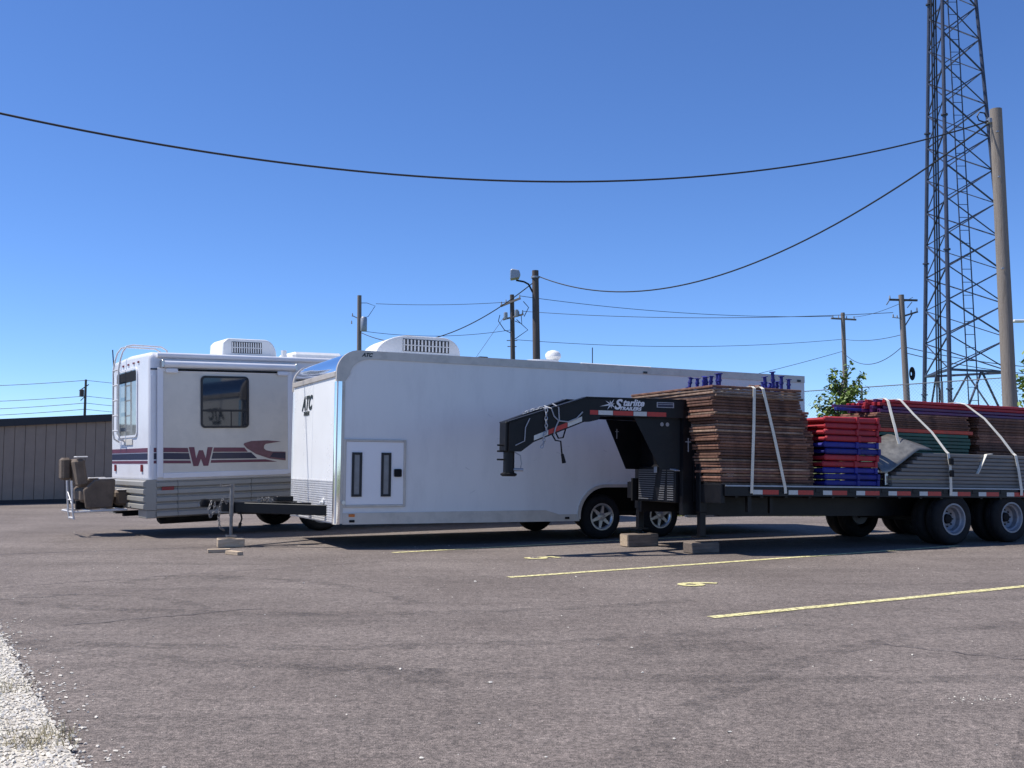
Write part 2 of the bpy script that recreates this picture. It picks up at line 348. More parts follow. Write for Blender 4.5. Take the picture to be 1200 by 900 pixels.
for k, (pts, wd) in enumerate(((arcpts(-4.2, 7.6, 3.6, 20, 75), .16), (arcpts(-4.2, 7.6, 1.9, 30, 110), .14), (arcpts(-1.5, 14.5, 6.2, 215, 300), .20), (arcpts(-1.5, 14.5, 7.7, 220, 300), .20), (arcpts(6.5, 2.0, 6.4, 95, 160), .18), (arcpts(6.5, 2.0, 4.9, 95, 165), .18), (arcpts(2.0, 20, 14.2, 225, 285), .2), (arcpts(-3.4, 10.5, .5, 20, 200), .3), (arcpts(1.3, 6.6, .35, 20, 190), .35), (arcpts(-1.0, 5.6, .5, 0, 120), .4))):
    ribbon('tyre_mark', pts, wd, .0025, M['smudge'], LOT, .25)
# stall lines and numbers
for p, q, e in (((-.037, 10.906), (6.6, 15.02), 0), ((1.575, 8.099), (9.4, 12.6), 0), ((-1.632, 13.892), (3.2, 17.0), 0)):
    tag(ribbon('stall_line', wander(p, q, 24, .006, 3), .105, .006, M['paint'], None, .08), 'pale yellow painted stall line on the asphalt', kind='structure')
for ch, (x, y) in (('5', (.24, 12.98)), ('6', (1.72, 10.16))):
    t = text_mb(ch, .62, bold=.012)
    a = math.atan2(.53, .85) - math.pi / 2
    t.v = [(x + (vx - .2) * math.cos(a) - vy * math.sin(a), y + (vx - .2) * math.sin(a) + vy * math.cos(a), .007 + vz) for vx, vy, vz in t.v]
    tag(t.build('stall_number', M['paint'], ang=0), 'yellow stall number %s painted on the asphalt' % ch, kind='structure')
# pale gravel verge in the near left corner
vg = [(-12, 18), (-6.2, 10.9), (-3.63, 7.27), (-2.71, 5.73), (-2.19, 4.89), (-1.74, 4.15), (-.9, 2.6), (.5, 0), (1.6, -4), (-12, -4)]
m = MB(); m.add([(x, y, .012) for x, y in vg], [tuple(range(len(vg)))])
tag(m.build('gravel_verge', M['gravelbed'], ang=0), 'pale crushed stone verge beside the asphalt', kind='structure')
def stone(mb, p, r, rs):
    ang = rs.uniform(0, 6.28); ca, sa = math.cos(ang), math.sin(ang); sx, sy, sz = rs.uniform(.7, 1.4), rs.uniform(.6, 1), rs.uniform(.4, .8); vs = []
    for q in ((1, 0, 0), (-1, 0, 0), (0, 1, 0), (0, -1, 0), (0, 0, 1), (0, 0, -1), (.6, .6, .6), (-.6, -.6, .6)):
        v = Vector(q) * r * rs.uniform(.8, 1.2); a, b2 = v.x * sx, v.y * sy
        vs.append((p[0] + a * ca - b2 * sa, p[1] + a * sa + b2 * ca, p[2] + v.z * sz))
    mb.add(vs, [(0, 2, 6), (2, 4, 6), (4, 0, 6), (2, 1, 4), (1, 3, 7), (3, 4, 7), (4, 1, 7), (3, 0, 4), (2, 0, 5), (1, 2, 5), (3, 1, 5), (0, 3, 5)])
rs = random.Random(3); m = MB(); edge = lambda y: -1.74 - (y - 4.15) * .609
k = 0
while k < 24000:
    y = rs.uniform(2.2, 9.5); x = edge(y) - abs(rs.gauss(0, .9)) + rs.uniform(-.05, .07)
    if abs(x) > y * .62 + .5: continue
    k += 1; r = rs.choice((.005, .007, .009, .012)) * rs.uniform(.7, 1.3); stone(m, (x, y, .012 + r * .3), r, rs)
tag(m.build('crushed_stone', M['stone'], ang=0), 'loose pale crushed stones on the verge', 'stone', kind='stuff')
m = MB()
for k in range(230):
    y = 3.6 * (1 + rs.random() ** 1.6 * 4.2); x = rs.uniform(-.52, .52) * y
    if x < edge(y): continue
    r = rs.choice((.003, .004, .006, .010)) * rs.uniform(.7, 1.4); stone(m, (x, y, r * .3), r, rs)
for k in range(220):
    y = rs.uniform(3.8, 8); x = edge(y) + abs(rs.gauss(0, .16)); r = rs.uniform(.004, .013); stone(m, (x, y, r * .3), r, rs)
for k in range(70):
    x = 2.45 + rs.gauss(0, .16); y = 5.35 + rs.gauss(0, .06); r = rs.uniform(.002, .006); stone(m, (x, y, r * .3), r, rs)
tag(m.build('loose_pebbles', M['stone'], ang=0), 'scattered pale pebbles on the open asphalt', 'pebbles', kind='stuff')
m = MB()
for k in range(600):
    c = rs.choice(((-2.2, 4.45), (-2.05, 4.62), (-2.45, 4.4), (-2.75, 5.5), (-1.98, 4.5)))
    x = c[0] + rs.gauss(0, .13); y = c[1] + rs.gauss(0, .1); h = rs.uniform(.02, .06); a = rs.uniform(0, 6.28); lx, ly = math.cos(a), math.sin(a)
    if x > edge(y) + .06: continue
    m.add([(x - ly * .003, y + lx * .003, .012), (x + ly * .003, y - lx * .003, .012), (x + lx * h * .7, y + ly * h * .7, .012 + h)], [(0, 1, 2)])
tag(m.build('dry_grass', M['drygrass'], ang=0), 'dry grass tufts growing through the verge', 'grass', kind='stuff')
m = MB()
for k in range(14000):
    x = rs.uniform(3.4, 17); y = 23.4 + rs.random() ** 1.5 * 5; h = rs.uniform(.05, .16); a = rs.uniform(0, 6.28); lx, ly = math.cos(a), math.sin(a); z = terrain(x, y)
    m.add([(x - ly * .01, y + lx * .01, z), (x + ly * .01, y - lx * .01, z), (x + lx * h * .5, y + ly * h * .5, z + h)], [(0, 1, 2)])
tag(m.build('tall_grass', M['grassblade'], ang=0), 'yellow green grass along the far edge of the lot', 'grass', kind='stuff')

# ------------------------------------------------------------------ shared wheel
def wheel(parent, c, rt, wt, rr, style, side=-1, rimmat=None):
    """axis along local y; side -1: outer face towards -y"""
    h = wt / 2
    root = empty('wheel', c); root.parent = parent
    prof = [(rr, -h * .86), (rr + .03, -h), (rt - .06, -h * 1.04), (rt - .02, -h * .86), (rt, -h * .55), (rt, -h * .24), (rt - .008, -h * .2), (rt - .008, -h * .12), (rt, -h * .08),
            (rt, h * .08), (rt - .008, h * .12), (rt - .008, h * .2), (rt, h * .24), (rt, h * .55), (rt - .02, h * .86), (rt - .06, h * 1.04), (rr + .03, h), (rr, h * .86)]
    MB().lathe(prof, (0, 0, 0), 'y', 40, closed=True).build('tyre', M['rubber'], root)
    o = side * h
    rm = rimmat or M['rim']; m = MB()
    if style == 'spoke':
        m.lathe([(rr - .03, o * .2), (rr + .012, o * .84), (rr + .012, o * .98), (rr - .012, o * .99), (rr - .03, o * .75)], (0, 0, 0), 'y', 36, closed=True)
        for k in range(6):
            a = 2 * math.pi * k / 6 + .35; d = Vector((math.cos(a), 0, math.sin(a))); t = Vector((-d.z, 0, d.x))
            p = [d * .05 + t * .032, d * .05 - t * .032, d * (rr - .02) - t * .018, d * (rr - .02) + t * .018]
            m.add([q + Vector((0, o * .82, 0)) for q in p] + [q + Vector((0, o * .55, 0)) for q in p], [(0, 1, 2, 3), (4, 7, 6, 5), (0, 4, 5, 1), (1, 5, 6, 2), (2, 6, 7, 3), (3, 7, 4, 0)])
        m.lathe([(.001, o * .95), (.03, o * .95), (.062, o * .86), (.066, o * .5), (.001, o * .5)], (0, 0, 0), 'y', 18)
        m.build('rim', rm, root, ang=30)
        MB().lathe([(.001, o * .3), (rr - .02, o * .3), (rr - .02, o * .24), (.001, o * .24)], (0, 0, 0), 'y', 24).build('brake_drum', M['under'], root)
    else:
        m.lathe([(rr + .008, o * .8), (rr + .012, o * .97), (rr - .012, o * .97), (rr - .028, o * .62), (rr - .05, o * .5), (rr - .06, o * -.1), (.12, o * -.3), (.075, o * -.25), (.075, o * -.4), (rr - .05, o * -.5), (rr - .02, o * .3)], (0, 0, 0), 'y', 36, closed=True)
        m.build('rim', rm, root, ang=30)
        MB().lathe([(.001, o * .15), (.05, o * .15), (.068, o * .05), (.07, o * -.4), (.001, o * -.4)], (0, 0, 0), 'y', 16).build('hub', M['flat_black'], root)
        n = MB()
        for k in range(8):
            a = k * math.pi / 4; n.cyl((math.cos(a) * .11, o * -.32, math.sin(a) * .11), (math.cos(a) * .11, o * -.1, math.sin(a) * .11), .011, n=6)
        n.build('wheel_nuts', M['flat_black'], root)
    return root

def rooftop_ac(parent, x0, y0, z0, L, W, H, dome=False):
    """low rounded air conditioner; louvres on the -y side"""
    pr = []
    for i in range(9):
        t = i / 8; a = t * math.pi / 2; pr.append((x0 + L - L * .22 * math.cos(a) * 1 if False else x0 + L * (.78 + .22 * math.cos(a)), z0 + H * (.25 + .75 * math.sin(a))))
    poly = [(x0, z0), (x0 + L, z0)] + pr + [(x0 + L * .1, z0 + H), (x0 + L * .02, z0 + H * .8)]
    if dome: poly = [(x0, z0), (x0 + L, z0)] + pr + [(x0 + L * (.42 - .42 * math.cos(R(a))), z0 + H * (.05 + .95 * math.sin(R(a)))) for a in range(80, -1, -10)]
    o = MB().prism(poly, 'y', y0, y0 + W).build('air_conditioner', M['acwhite'], parent, bevel=.05 if dome else .03, seg=4)
    sh_x = L * .14 if dome else 0
    g = MB().box(x0 + L * .17 + sh_x, x0 + L * .72 + sh_x, y0 - .004, y0 + .004, z0 + H * .28, z0 + H * .84).build('grille', M['louvre_dark'], o)
    f = MB()
    for r in range(2):
        for k in range(13):
            xx = x0 + L * (.175 + .55 * k / 13) + sh_x; f.box(xx, xx + L * .018, y0 - .012, y0 - .004, z0 + H * (.3 + .28 * r), z0 + H * (.53 + .28 * r))
    f.box(x0 + L * .17 + sh_x, x0 + L * .72 + sh_x, y0 - .013, y0 - .005, z0 + H * .54, z0 + H * .575)
    f.build('louvre', M['acwhite'], o)
    return o

# ------------------------------------------------------------------ motorhome
RVL, RVR = Vector((-5.95, 16.65, -.02)), Euler((0, R(-1.5), R(35)))
def world(L, E, p): return L + E.to_matrix() @ Vector(p)
rv = empty('motorhome', RVL, RVR)
tag(rv, 'white motorhome with maroon and navy stripes and a ribbed grey skirt', 'motorhome')
W, LN, ZB, ZT = 2.5, 9.6, .93, 3.095
sec = [(0, ZB), (0, ZT - .13), (.012, ZT - .075), (.045, ZT - .03), (.1, ZT - .005), (W / 2, ZT + .03), (W - .1, ZT - .005), (W - .045, ZT - .03), (W - .012, ZT - .075), (W, ZT - .13), (W, ZB)]
MB().prism(sec, 'x', 0, LN).build('body', M['rvwhite'], rv, bevel=.07, seg=4)
MB().box(.05, LN - .1, .12, W - .12, .45, ZB + .02).build('chassis', M['under'], rv)
# ribbed skirt
def ribs(n, z0, z1, d):
    pts = []; st = (z1 - z0) / n
    for i in range(n):
        z = z0 + i * st; pts += [(0, z), (-d, z + st * .22), (-d * .9, z + st * .72), (0, z + st * .9)]
    return pts + [(0, z1)]
sk = ribs(5, .34, .95, .04)
for x0, x1 in ((.12, .462), (.47, 1.73), (1.738, 5.2), (5.208, 9.3)):
    MB().prism([(.012 + a, z) for a, z in sk] + [(.06, .95), (.06, .34)], 'x', x0, x1).build('skirt_panel', M['rvgrey'], rv, ang=50)
rear = [(-.05 + a * 1.6, z) for a, z in ribs(4, .47, .97, .03)]
MB().prism(rear + [(.12, .97), (.12, .47)], 'y', -.012, W + .02).build('rear_bumper', M['rvgrey'], rv, ang=50)
MB().box(-.04, .12, 0, .5, .335, .468, .01).build('bumper_end', M['rvgrey'], rv)
MB().box(-.04, .12, W - .5, W, .335, .468, .01).build('bumper_end', M['rvgrey'], rv)
MB().box(.2, .4, -.03, -.012, .79, .85, .006).build('side_marker', M['red_lens'], rv)
MB().box(1.0, 1.1, -.027, -.015, .43, .5, .004).build('utility_flap', M['flat_black'], rv)
for x in (.8, 1.5, 2.3): MB().box(x, x + .07, -.045, -.03, .50, .53, .004).build('latch', M['steel'], rv)
MB().box(.02, .115, -.006, .004, 1.55, 2.7).build('corner_moulding', M['rvwhite'], rv)
# slide-out room
so_ = MB().box(.14, 2.46, -.045, .01, 1.0, 2.80, .01).build('slide_out', M['rvcream'], rv)
m = MB()
for a in ((.12, .215, 1.0, 2.82), (2.40, 2.485, 1.0, 2.82)): m.box(a[0], a[1], -.058, -.04, a[2], a[3], .006)
for a in ((.215, 2.40, .985, 1.075), (.215, 2.40, 2.76, 2.82)): m.box(a[0], a[1], -.057, -.04, a[2], a[3], .006)
m.build('flange', M['rvwhite'], so_)
MB().box(.42, 2.2, -.066, -.055, 2.775, 2.812).build('slot_seal', M['flat_black'], so_)
for x in (.25, 2.2): MB().box(x, x + .2, -.10, -.056, 2.735, 2.815, .015).build('awning_bracket', M['rvwhite'], so_)
# window with rounded corners
def rrect(x0, x1, z0, z1, r, n=5):
    out = []
    for cx, cz, a0 in ((x1 - r, z0 + r, -90), (x1 - r, z1 - r, 0), (x0 + r, z1 - r, 90), (x0 + r, z0 + r, 180)):
        for i in range(n + 1): a = R(a0 + 90 * i / n); out.append((cx + r * math.cos(a), cz + r * math.sin(a)))
    return out
def ring(mb, po, pi, ax, lo, hi):
    n = len(po); P = lambda p, h: {'y': (p[0], h, p[1]), 'x': (h, p[0], p[1])}[ax]
    vs = [P(p, h) for h in (lo, hi) for q in (po, pi) for p in q]; fs = []
    for i in range(n):
        j = (i + 1) % n; fs += [(i, j, n + j, n + i), (2 * n + i, 3 * n + i, 3 * n + j, 2 * n + j), (i, 2 * n + i, 2 * n + j, j), (n + i, n + j, 3 * n + j, 3 * n + i)]
    mb.add(vs, fs); return mb
wn = MB().prism(rrect(.86, 1.66, 1.84, 2.68, .06), 'y', -.055, -.046).build('window', M['glass'], so_)
ring(MB(), rrect(.84, 1.68, 1.815, 2.705, .075), rrect(.872, 1.648, 1.85, 2.67, .05), 'y', -.068, -.046).build('frame', M['rubbertrim'], wn)
MB().box(.872, 1.648, -.064, -.056, 2.095, 2.13).build('divider', M['rubbertrim'], wn)
MB().box(1.36, 1.374, -.062, -.056, 1.85, 2.095).build('sash', M['rubbertrim'], wn)
# stripes and emblem
YS = -.0495
def flat(name, poly, mt, par, y0=YS, y1=-.0465): return MB().prism(poly, 'y', y0, y1).build(name, mt, par, ang=0)
st = ((1.42, 1.495, 'maroon'), (1.302, 1.408, 'navy'), (1.235, 1.283, 'maroon'))
for z0, z1, c in st:
    dz = -.012
    e0 = .64 + (1.495 - z1) * .22; e1 = .64 + (1.495 - z0) * .22
    flat('stripe', [(.218, z0), (e1 - .02, z0 + dz), (e0 - .02, z1 + dz), (.218, z1)], M[c], so_)
    s0 = 1.045 - (1.495 - z1) * .22; s1 = 1.045 - (1.495 - z0) * .22
    xe = {1.42: (1.66, 1.60), 1.302: (1.83, 1.72), 1.235: (2.2, 1.98)}[z0]
    flat('stripe', [(s1 + .02, z0 + dz), (xe[0], z0 + dz - .01), (xe[1], z1 + dz - .01), (s0 + .02, z1 + dz)], M[c], so_)
    MB().box(.075, .119, -.004, .006, z0, z1).build('stripe', M[c], rv)
    MB().box(-.0035, .058, -.0035, .30, z0, z1).build('stripe', M[c], rv) if False else None
    MB().box(-.004, .004, .08, W - .08, z0, z1).build('stripe', M[c], rv)
Wp = [(.638, 1.495), (.73, 1.495), (.762, 1.30), (.808, 1.44), (.878, 1.44), (.925, 1.30), (.957, 1.49), (1.044, 1.489), (.966, 1.175), (.886, 1.175), (.843, 1.30), (.797, 1.175), (.715, 1.175)]
flat('letter_w', Wp, M['maroon'], so_, -.051)
sw = [(2.268, 1.569), (2.016, 1.592), (1.727, 1.584), (1.60, 1.55), (1.585, 1.525), (1.644, 1.459), (1.807, 1.357), (2.056, 1.272), (2.352, 1.232), (2.353, 1.386), (2.1, 1.395), (1.99, 1.42), (1.952, 1.454), (1.955, 1.50), (1.985, 1.53)]
flat('swoosh', sw, M['mauve'], so_, -.0515)
flat('swoosh_tip', [(2.06, 1.30), (2.352, 1.262), (2.352, 1.372), (2.12, 1.378)], M['navy'], so_, -.0525)
# roof gutter and awning
MB().path([(.12, -.02, 3.035), (5.8, -.02, 3.035)], .045, 12).build('gutter', M['rvwhite'], rv)
aw = MB().path([(.2, -.075, 2.885), (2.52, -.075, 2.885)], .06, 14).build('awning', M['rvwhite'], rv)
for x in (.17, 2.52): MB().box(x, x + .045, -.14, .004, 2.82, 2.95, .01).build('end_cap', M['alu'], aw)
MB().box(.02, .16, -.007, .004, 2.79, 2.815).build('clearance_light', M['navy'], rv)
# rear wall: window, ladder, lamp
rw = MB().prism(rrect(.72, 2.05, 1.72, 2.86, .09), 'x', -.012, -.003).build('rear_window', M['rearglass'], rv)
ring(MB(), rrect(.69, 2.08, 1.69, 2.89, .12), rrect(.725, 2.045, 1.725, 2.855, .08), 'x', -.02, -.002).build('frame', M['rvwhite'], rw)
MB().box(-.016, -.012, .74, 2.03, 2.66, 2.84).build('tint_band', M['flat_black'], rw)
ld = MB(); yl = (1.5, 1.88)
for y in yl:
    ld.path([(-.01, y, 1.62), (-.1, y, 1.68), (-.12, y, 1.8), (-.12, y, 2.9), (-.09, y, 3.08), (-.05, y, 3.22), (.02, y, 3.32), (.12, y, 3.345), (.62, y, 3.33), (.72, y, 3.27), (.75, y, 3.07)], .016, 8)
ldo = ld.build('ladder', M['tube_white'], rv)
for k in range(5): MB().cyl((-.12, yl[0], 1.82 + k * .27), (-.12, yl[1], 1.82 + k * .27), .014, n=8).build('rung', M['tube_white'], ldo)
MB().cyl((-.03, 2.2, 2.9), (-.05, 2.22, 3.32), .01, n=6).build('antenna', M['flat_black'], rv)
for y in (.35, 2.1): MB().box(-.022, -.004, y, y + .1, 1.1, 1.22, .004).build('tail_lamp', M['red_lens'], rv)
MB().box(-.016, -.004, 1.0, 1.55, 1.56, 1.66, .004).build('number_plate_panel', M['rvcream'], rv)
for y in (.6, .9, 1.25, 1.6): MB().box(-.02, .01, y, y + .08, 2.955, 2.985, .004).build('clearance_light', M['red_lens'], rv)
# roof units
rooftop_ac(rv, 1.42, .55, 3.07, 1.02, .72, .37)
m = MB().box(2.75, 3.75, .5, 1.3, 3.09, 3.24, .05); m.build('roof_vent', M['acwhite'], rv)
MB().cyl((2.56, .5, 3.04), (2.56, .5, 3.25), .05, n=10).build('vent_pipe', M['acwhite'], rv)
# underbody and wheels
MB().lathe([(.001, .3), (.12, .3), (.16, .34), (.16, 1.3), (.12, 1.34), (.001, 1.34)], (.0, .55, .36), 'x', 20).build('waste_tank', M['under'], rv)
MB().prism([(.2, .36), (.38, .36), (.29, .22)], 'y', .25, .27).build('tow_bracket', M['flat_black'], rv)
MB().box(-.1, .6, 1.18, 1.3, .33, .42).build('hitch_receiver', M['flat_black'], rv)
for x in (3.1, 7.4):
    for y, s_ in ((.16, -1), (W - .16, 1)):
        rad = .42; wz = rad + .02 - math.sin(R(1.5)) * x
        wheel(rv, (x, y + (.0 if s_ < 0 else 0), wz), rad, .25, .27, 'dish', s_, M['rim_steel'])

# carrier on the motorhome hitch with an old brown chair on it
cc = empty('hitch_carrier', world(RVL, RVR, (-.56, 1.3, 0)), RVR)
tag(cc, 'white tube hitch carrier behind the striped motorhome', 'carrier')
m = MB()
for y in (-.45, .45): m.path([(-.42, y, .46), (.42, y, .46)], .02, 8)
for x in (-.42, -.1, .2, .42): m.path([(x, -.45, .46), (x, .45, .46)], .018, 8)
m.build('tray', M['tube_white'], cc)
m = MB()
for y in (-.45, -.1): m.path([(-.42, y, .34), (-.44, y, .48), (-.46, y, .98)], .016, 8)
m.path([(-.42, -.45, .36), (-.42, -.1, .36)], .018, 8); m.path([(-.44, -.45, .66), (-.44, -.1, .66)], .012, 8); m.path([(-.43, -.45, .52), (-.45, -.1, .8)], .01, 8)
m.build('side_frame', M['tube_white'], cc)
MB().bar((.3, -.08, .43), (.75, -.08, .36), .06, .06).build('hitch_arm', M['flat_black'], cc)
ch = empty('reclining_chair', world(RVL, RVR, (-.56, 1.3, .483)), RVR)
tag(ch, 'worn brown upholstered reclining chair on the tube carrier behind the motorhome', 'chair')
bk = MB(); Mt = Matrix.Rotation(R(-8), 4, 'Y')
bk.box(-.1, .06, -.32, .32, 0, .46, .04, Matrix.Translation((-.22, 0, .40)) @ Mt); bk.build('backrest', M['brown_fab'], ch)
MB().box(-.28, .25, -.3, .3, .12, .36, .05).build('seat', M['brown_fab'], ch)
for y in (-.42, .32): MB().prism([(-.22, .02), (.2, .02), (.24, .3), (.25, .5), (-.08, .5), (-.26, .34)], 'y', y, y + .1).build('arm', M['brown_fab'], ch, bevel=.025)
MB().box(-.52, -.36, .02, .3, .5, .88, .04).build('side_wing', M['brown_fab'], ch)
for y in (-.42, .32): MB().box(-.02, .26, y, y + .1, .501, .525, .01).build('arm_cap', M['tube_white'], ch)
MB().box(.30, .56, -.26, .26, .04, .30, .04).build('footrest', M['brown_fab'], ch)
MB().box(.32, .54, -.26, -.16, .301, .32, .008).build('footrest_trim', M['tube_white'], ch)
MB().box(-.36, -.17, -.3, -.1, .875, .9, .01).build('head_cover', M['tube_white'], ch)
MB().box(-.3, .6, -.04, .04, 0, .14).build('chair_base', M['flat_black'], ch)

# ------------------------------------------------------------------ white enclosed trailer
AL, AR = Vector((-2.52, 14.38, .045)), Euler((0, R(.4), R(26)))
at = empty('enclosed_trailer', AL, AR)
tag(at, 'long white enclosed cargo trailer with polished nose trim and two silver wheels', 'trailer')
AW, LL, Z0, Z1 = 2.6, 8.68, .32, 2.80
def arch(x):  # tandem wheel opening
    return None
ax0, ax1, ar = 4.0, 6.06, .46
arc = [(ax0, Z0)] + [(ax0 + ar - ar * math.cos(R(a)), .36 + ar * math.sin(R(a))) for a in range(0, 91, 10)] + [(ax1 - ar + ar * math.sin(R(a)), .36 + ar * math.cos(R(a))) for a in range(0, 91, 10)] + [(ax1, Z0)]
nr = .32
nose = [(nr - nr * math.cos(R(a)), Z1 - nr + nr * math.sin(R(a))) for a in range(0, 91, 10)]
wall = [(0, Z0)] + nose + [(LL, Z1), (LL, Z0)] + arc[::-1]
MB().prism(wall, 'y', 0, .045).build('side_wall', M['white'], at, ang=20)
MB().prism(wall, 'y', AW - .045, AW).build('side_wall', M['white'], at, ang=20)
MB().box(0.0, .045, .046, AW - .046, Z0, Z1 - nr).build('front_wall', M['white_front'], at)
MB().box(LL - .045, LL, .046, AW - .046, Z0, Z1 - .002).build('rear_wall', M['white'], at)
no = nose + [(LL - .046, Z1), (LL - .046, Z1 - .04), (nr + .02, Z1 - .04), (.045, Z1 - nr)]
MB().prism([(x, z) for x, z in nose] + [(nr, Z1 - .03)] + [(nr - (nr - .03) * math.cos(R(a)), Z1 - nr + (nr - .03) * math.sin(R(a))) for a in range(90, -1, -10)], 'y', .046, AW - .046).build('nose_cap', M['chrome'], at, ang=40)
MB().box(nr, LL - .046, .046, AW - .046, Z1 - .035, Z1 - .003).build('roof', M['rvwhite'], at)
MB().box(.05, LL - .05, .46, AW - .46, Z0 + .02, Z0 + .12).build('floor_frame', M['under'], at)
for y0, y1 in ((.046, .455), (AW - .455, AW - .046)):
    MB().box(.05, ax0, y0, y1, Z0 + .02, Z0 + .1).box(ax1, LL - .05, y0, y1, Z0 + .02, Z0 + .1).box(ax0 - .01, ax1 + .01, y0, y1, .84, .86).box(ax0 - .01, ax1 + .01, (y1 - .01 if y0 < 1 else y0), (y1 if y0 < 1 else y0 + .01), Z0 + .1, .84).build('wheel_box', M['flat_black'], at)
# trim: top rail wraps down the curved nose corner
def trim(off_o, off_i, y0, y1):
    o = [(-off_o * 0 + nr - (nr + off_o) * math.cos(R(a)), Z1 - nr + (nr + off_o) * math.sin(R(a))) for a in range(0, 91, 9)]
    i = [(nr - (nr - off_i) * math.cos(R(a)), Z1 - nr + (nr - off_i) * math.sin(R(a))) for a in range(0, 91, 9)]
    return o, i
for y0, y1 in ((-.012, .05), (AW - .05, AW + .012)):
    o, i = trim(.012, .13, y0, y1)
    i = [(x + (.0), z) for x, z in i]
    MB().prism(o + [(LL, Z1 + .012), (LL, Z1 - .11)] + [(.58, Z1 - .11)] + [(nr + .2 - (nr + .05) * math.cos(R(a)) * .9, Z1 - nr - .02 + (nr - .09) * math.sin(R(a))) for a in range(80, -1, -10)] + [(.12, Z1 - nr - .12), (-.012, Z1 - nr - .12)], 'y', y0, y1).build('top_rail', M['alupaint'], at, ang=20)
# polished corner posts (rounded)
for s_, yc in ((1, 0), (-1, AW)):
    pts = []
    r = .085
    for a in range(0, 91, 10): pts.append((.07 - (.086) * math.cos(R(a)), (yc + s_ * (.07 - (.086) * math.sin(R(a))))))
    pts += [(.07, yc + s_ * .02), (.02, yc + s_ * .07)]
    MB().prism(pts, 'z', Z0 - .01, Z1 - nr - .13).build('corner_post', M['chrome'], at, ang=40)
MB().box(.072, .115, -.011, .0, Z0, Z1 - nr - .13).build('post_trim', M['alupaint'], at)
# ribbed stone guard on the front
gp = []
for k in range(18):
    z = .33 + k * .0335; gp += [(-.003, z), (-.012, z + .008), (-.012, z + .024), (-.003, z + .030)]
MB().prism(gp + [(-.003, .935), (.0, .935), (.0, .33)], 'y', .075, AW - .075).build('stone_guard', M['guard'], at, ang=20)
MB().box(-.0025, .0, 1.296, 1.304, .94, Z1 - nr - .07).build('panel_seam', M['white_front'], at)
MB().box(-.02, -.001, .075, AW - .075, Z1 - nr - .06, Z1 - nr + .02, .006).build('nose_trim', M['alupaint'], at)
# lower skirt
sk2 = [(.116, Z0 - .012), (3.9, Z0 - .03), (3.985, Z0 - .03), (3.985, .40), (3.62, .40), (3.38, .47), (.116, .47)]
MB().prism(sk2, 'y', -.016, -.001).build('lower_skirt', M['alupaint'], at)
MB().prism([(6.08, Z0 - .01), (LL, Z0 - .01), (LL, .47), (6.5, .47), (6.3, .40), (6.08, .40)], 'y', -.016, -.001).build('lower_skirt', M['alupaint'], at)
# wheel arch trim
ai = arc; ao = [(ax0 - .05, Z0)] + [(ax0 + ar - (ar + .05) * math.cos(R(a)), .36 + (ar + .05) * math.sin(R(a))) for a in range(0, 91, 10)] + [(ax1 - ar + (ar + .05) * math.sin(R(a)), .36 + (ar + .05) * math.cos(R(a))) for a in range(0, 91, 10)] + [(ax1 + .05, Z0)]
m = MB(); n = len(ai)
vs = [(x, y, z) for y in (-.03, .0) for q in (ao, ai) for x, z in q]
fs = []
for i in range(n - 1): fs += [(i, i + 1, n + i + 1, n + i), (i, 2 * n + i, 2 * n + i + 1, i + 1), (n + i, n + i + 1, 3 * n + i + 1, 3 * n + i)]
m.add(vs, fs); m.build('fender_trim', M['alupaint'], at)
# small side door
d = MB().box(.15, 1.02, -.014, -.001, .585, 1.49, .004).build('side_door', M['door_white'], at)
m = MB()
for a in ((.115, .15, .55, 1.525), (1.02, 1.055, .55, 1.525), (.15, 1.02, .55, .585), (.15, 1.02, 1.49, 1.525)): m.box(a[0], a[1], -.024, -.001, a[2], a[3], .005)
m.build('frame', M['alupaint'], d)
for x in (.235, .675):
    p = MB().box(x, x + .15, -.021, -.0145, .70, 1.335).build('window', M['greyglass'], d)
    ring(MB(), [(x, .70), (x + .15, .70), (x + .15, 1.335), (x, 1.335)], [(x + .035, .735), (x + .115, .735), (x + .115, 1.30), (x + .035, 1.30)], 'y', -.03, -.0145).build('window', M['rubbertrim'], d)
MB().box(.87, .985, -.05, -.0145, .985, 1.10, .012).build('latch', M['flat_black'], d)
MB().cyl((.12, -.03, .62), (.12, -.012, .62), .03, n=12).build('door_stop', M['alu'], at)
MB().box(.2, .29, -.034, -.017, .415, .455, .006).build('marker_light', M['amber'], at)
MB().box(.21, .29, -.03, -.017, .335, .372, .006).build('reflector', M['flat_black'], at)
for x in (5.2,): MB().box(x, x + .08, -.028, -.013, Z1 - .1, Z1 - .065, .005).build('marker_light', M['logo'], at)
MB().box(8.5, 8.58, -.028, -.013, Z1 - .1, Z1 - .06, .005).build('marker_light', M['logo'], at)
MB().box(3.72, 3.8, -.03, -.017, .325, .36, .005).build('reflector', M['flat_black'], at)
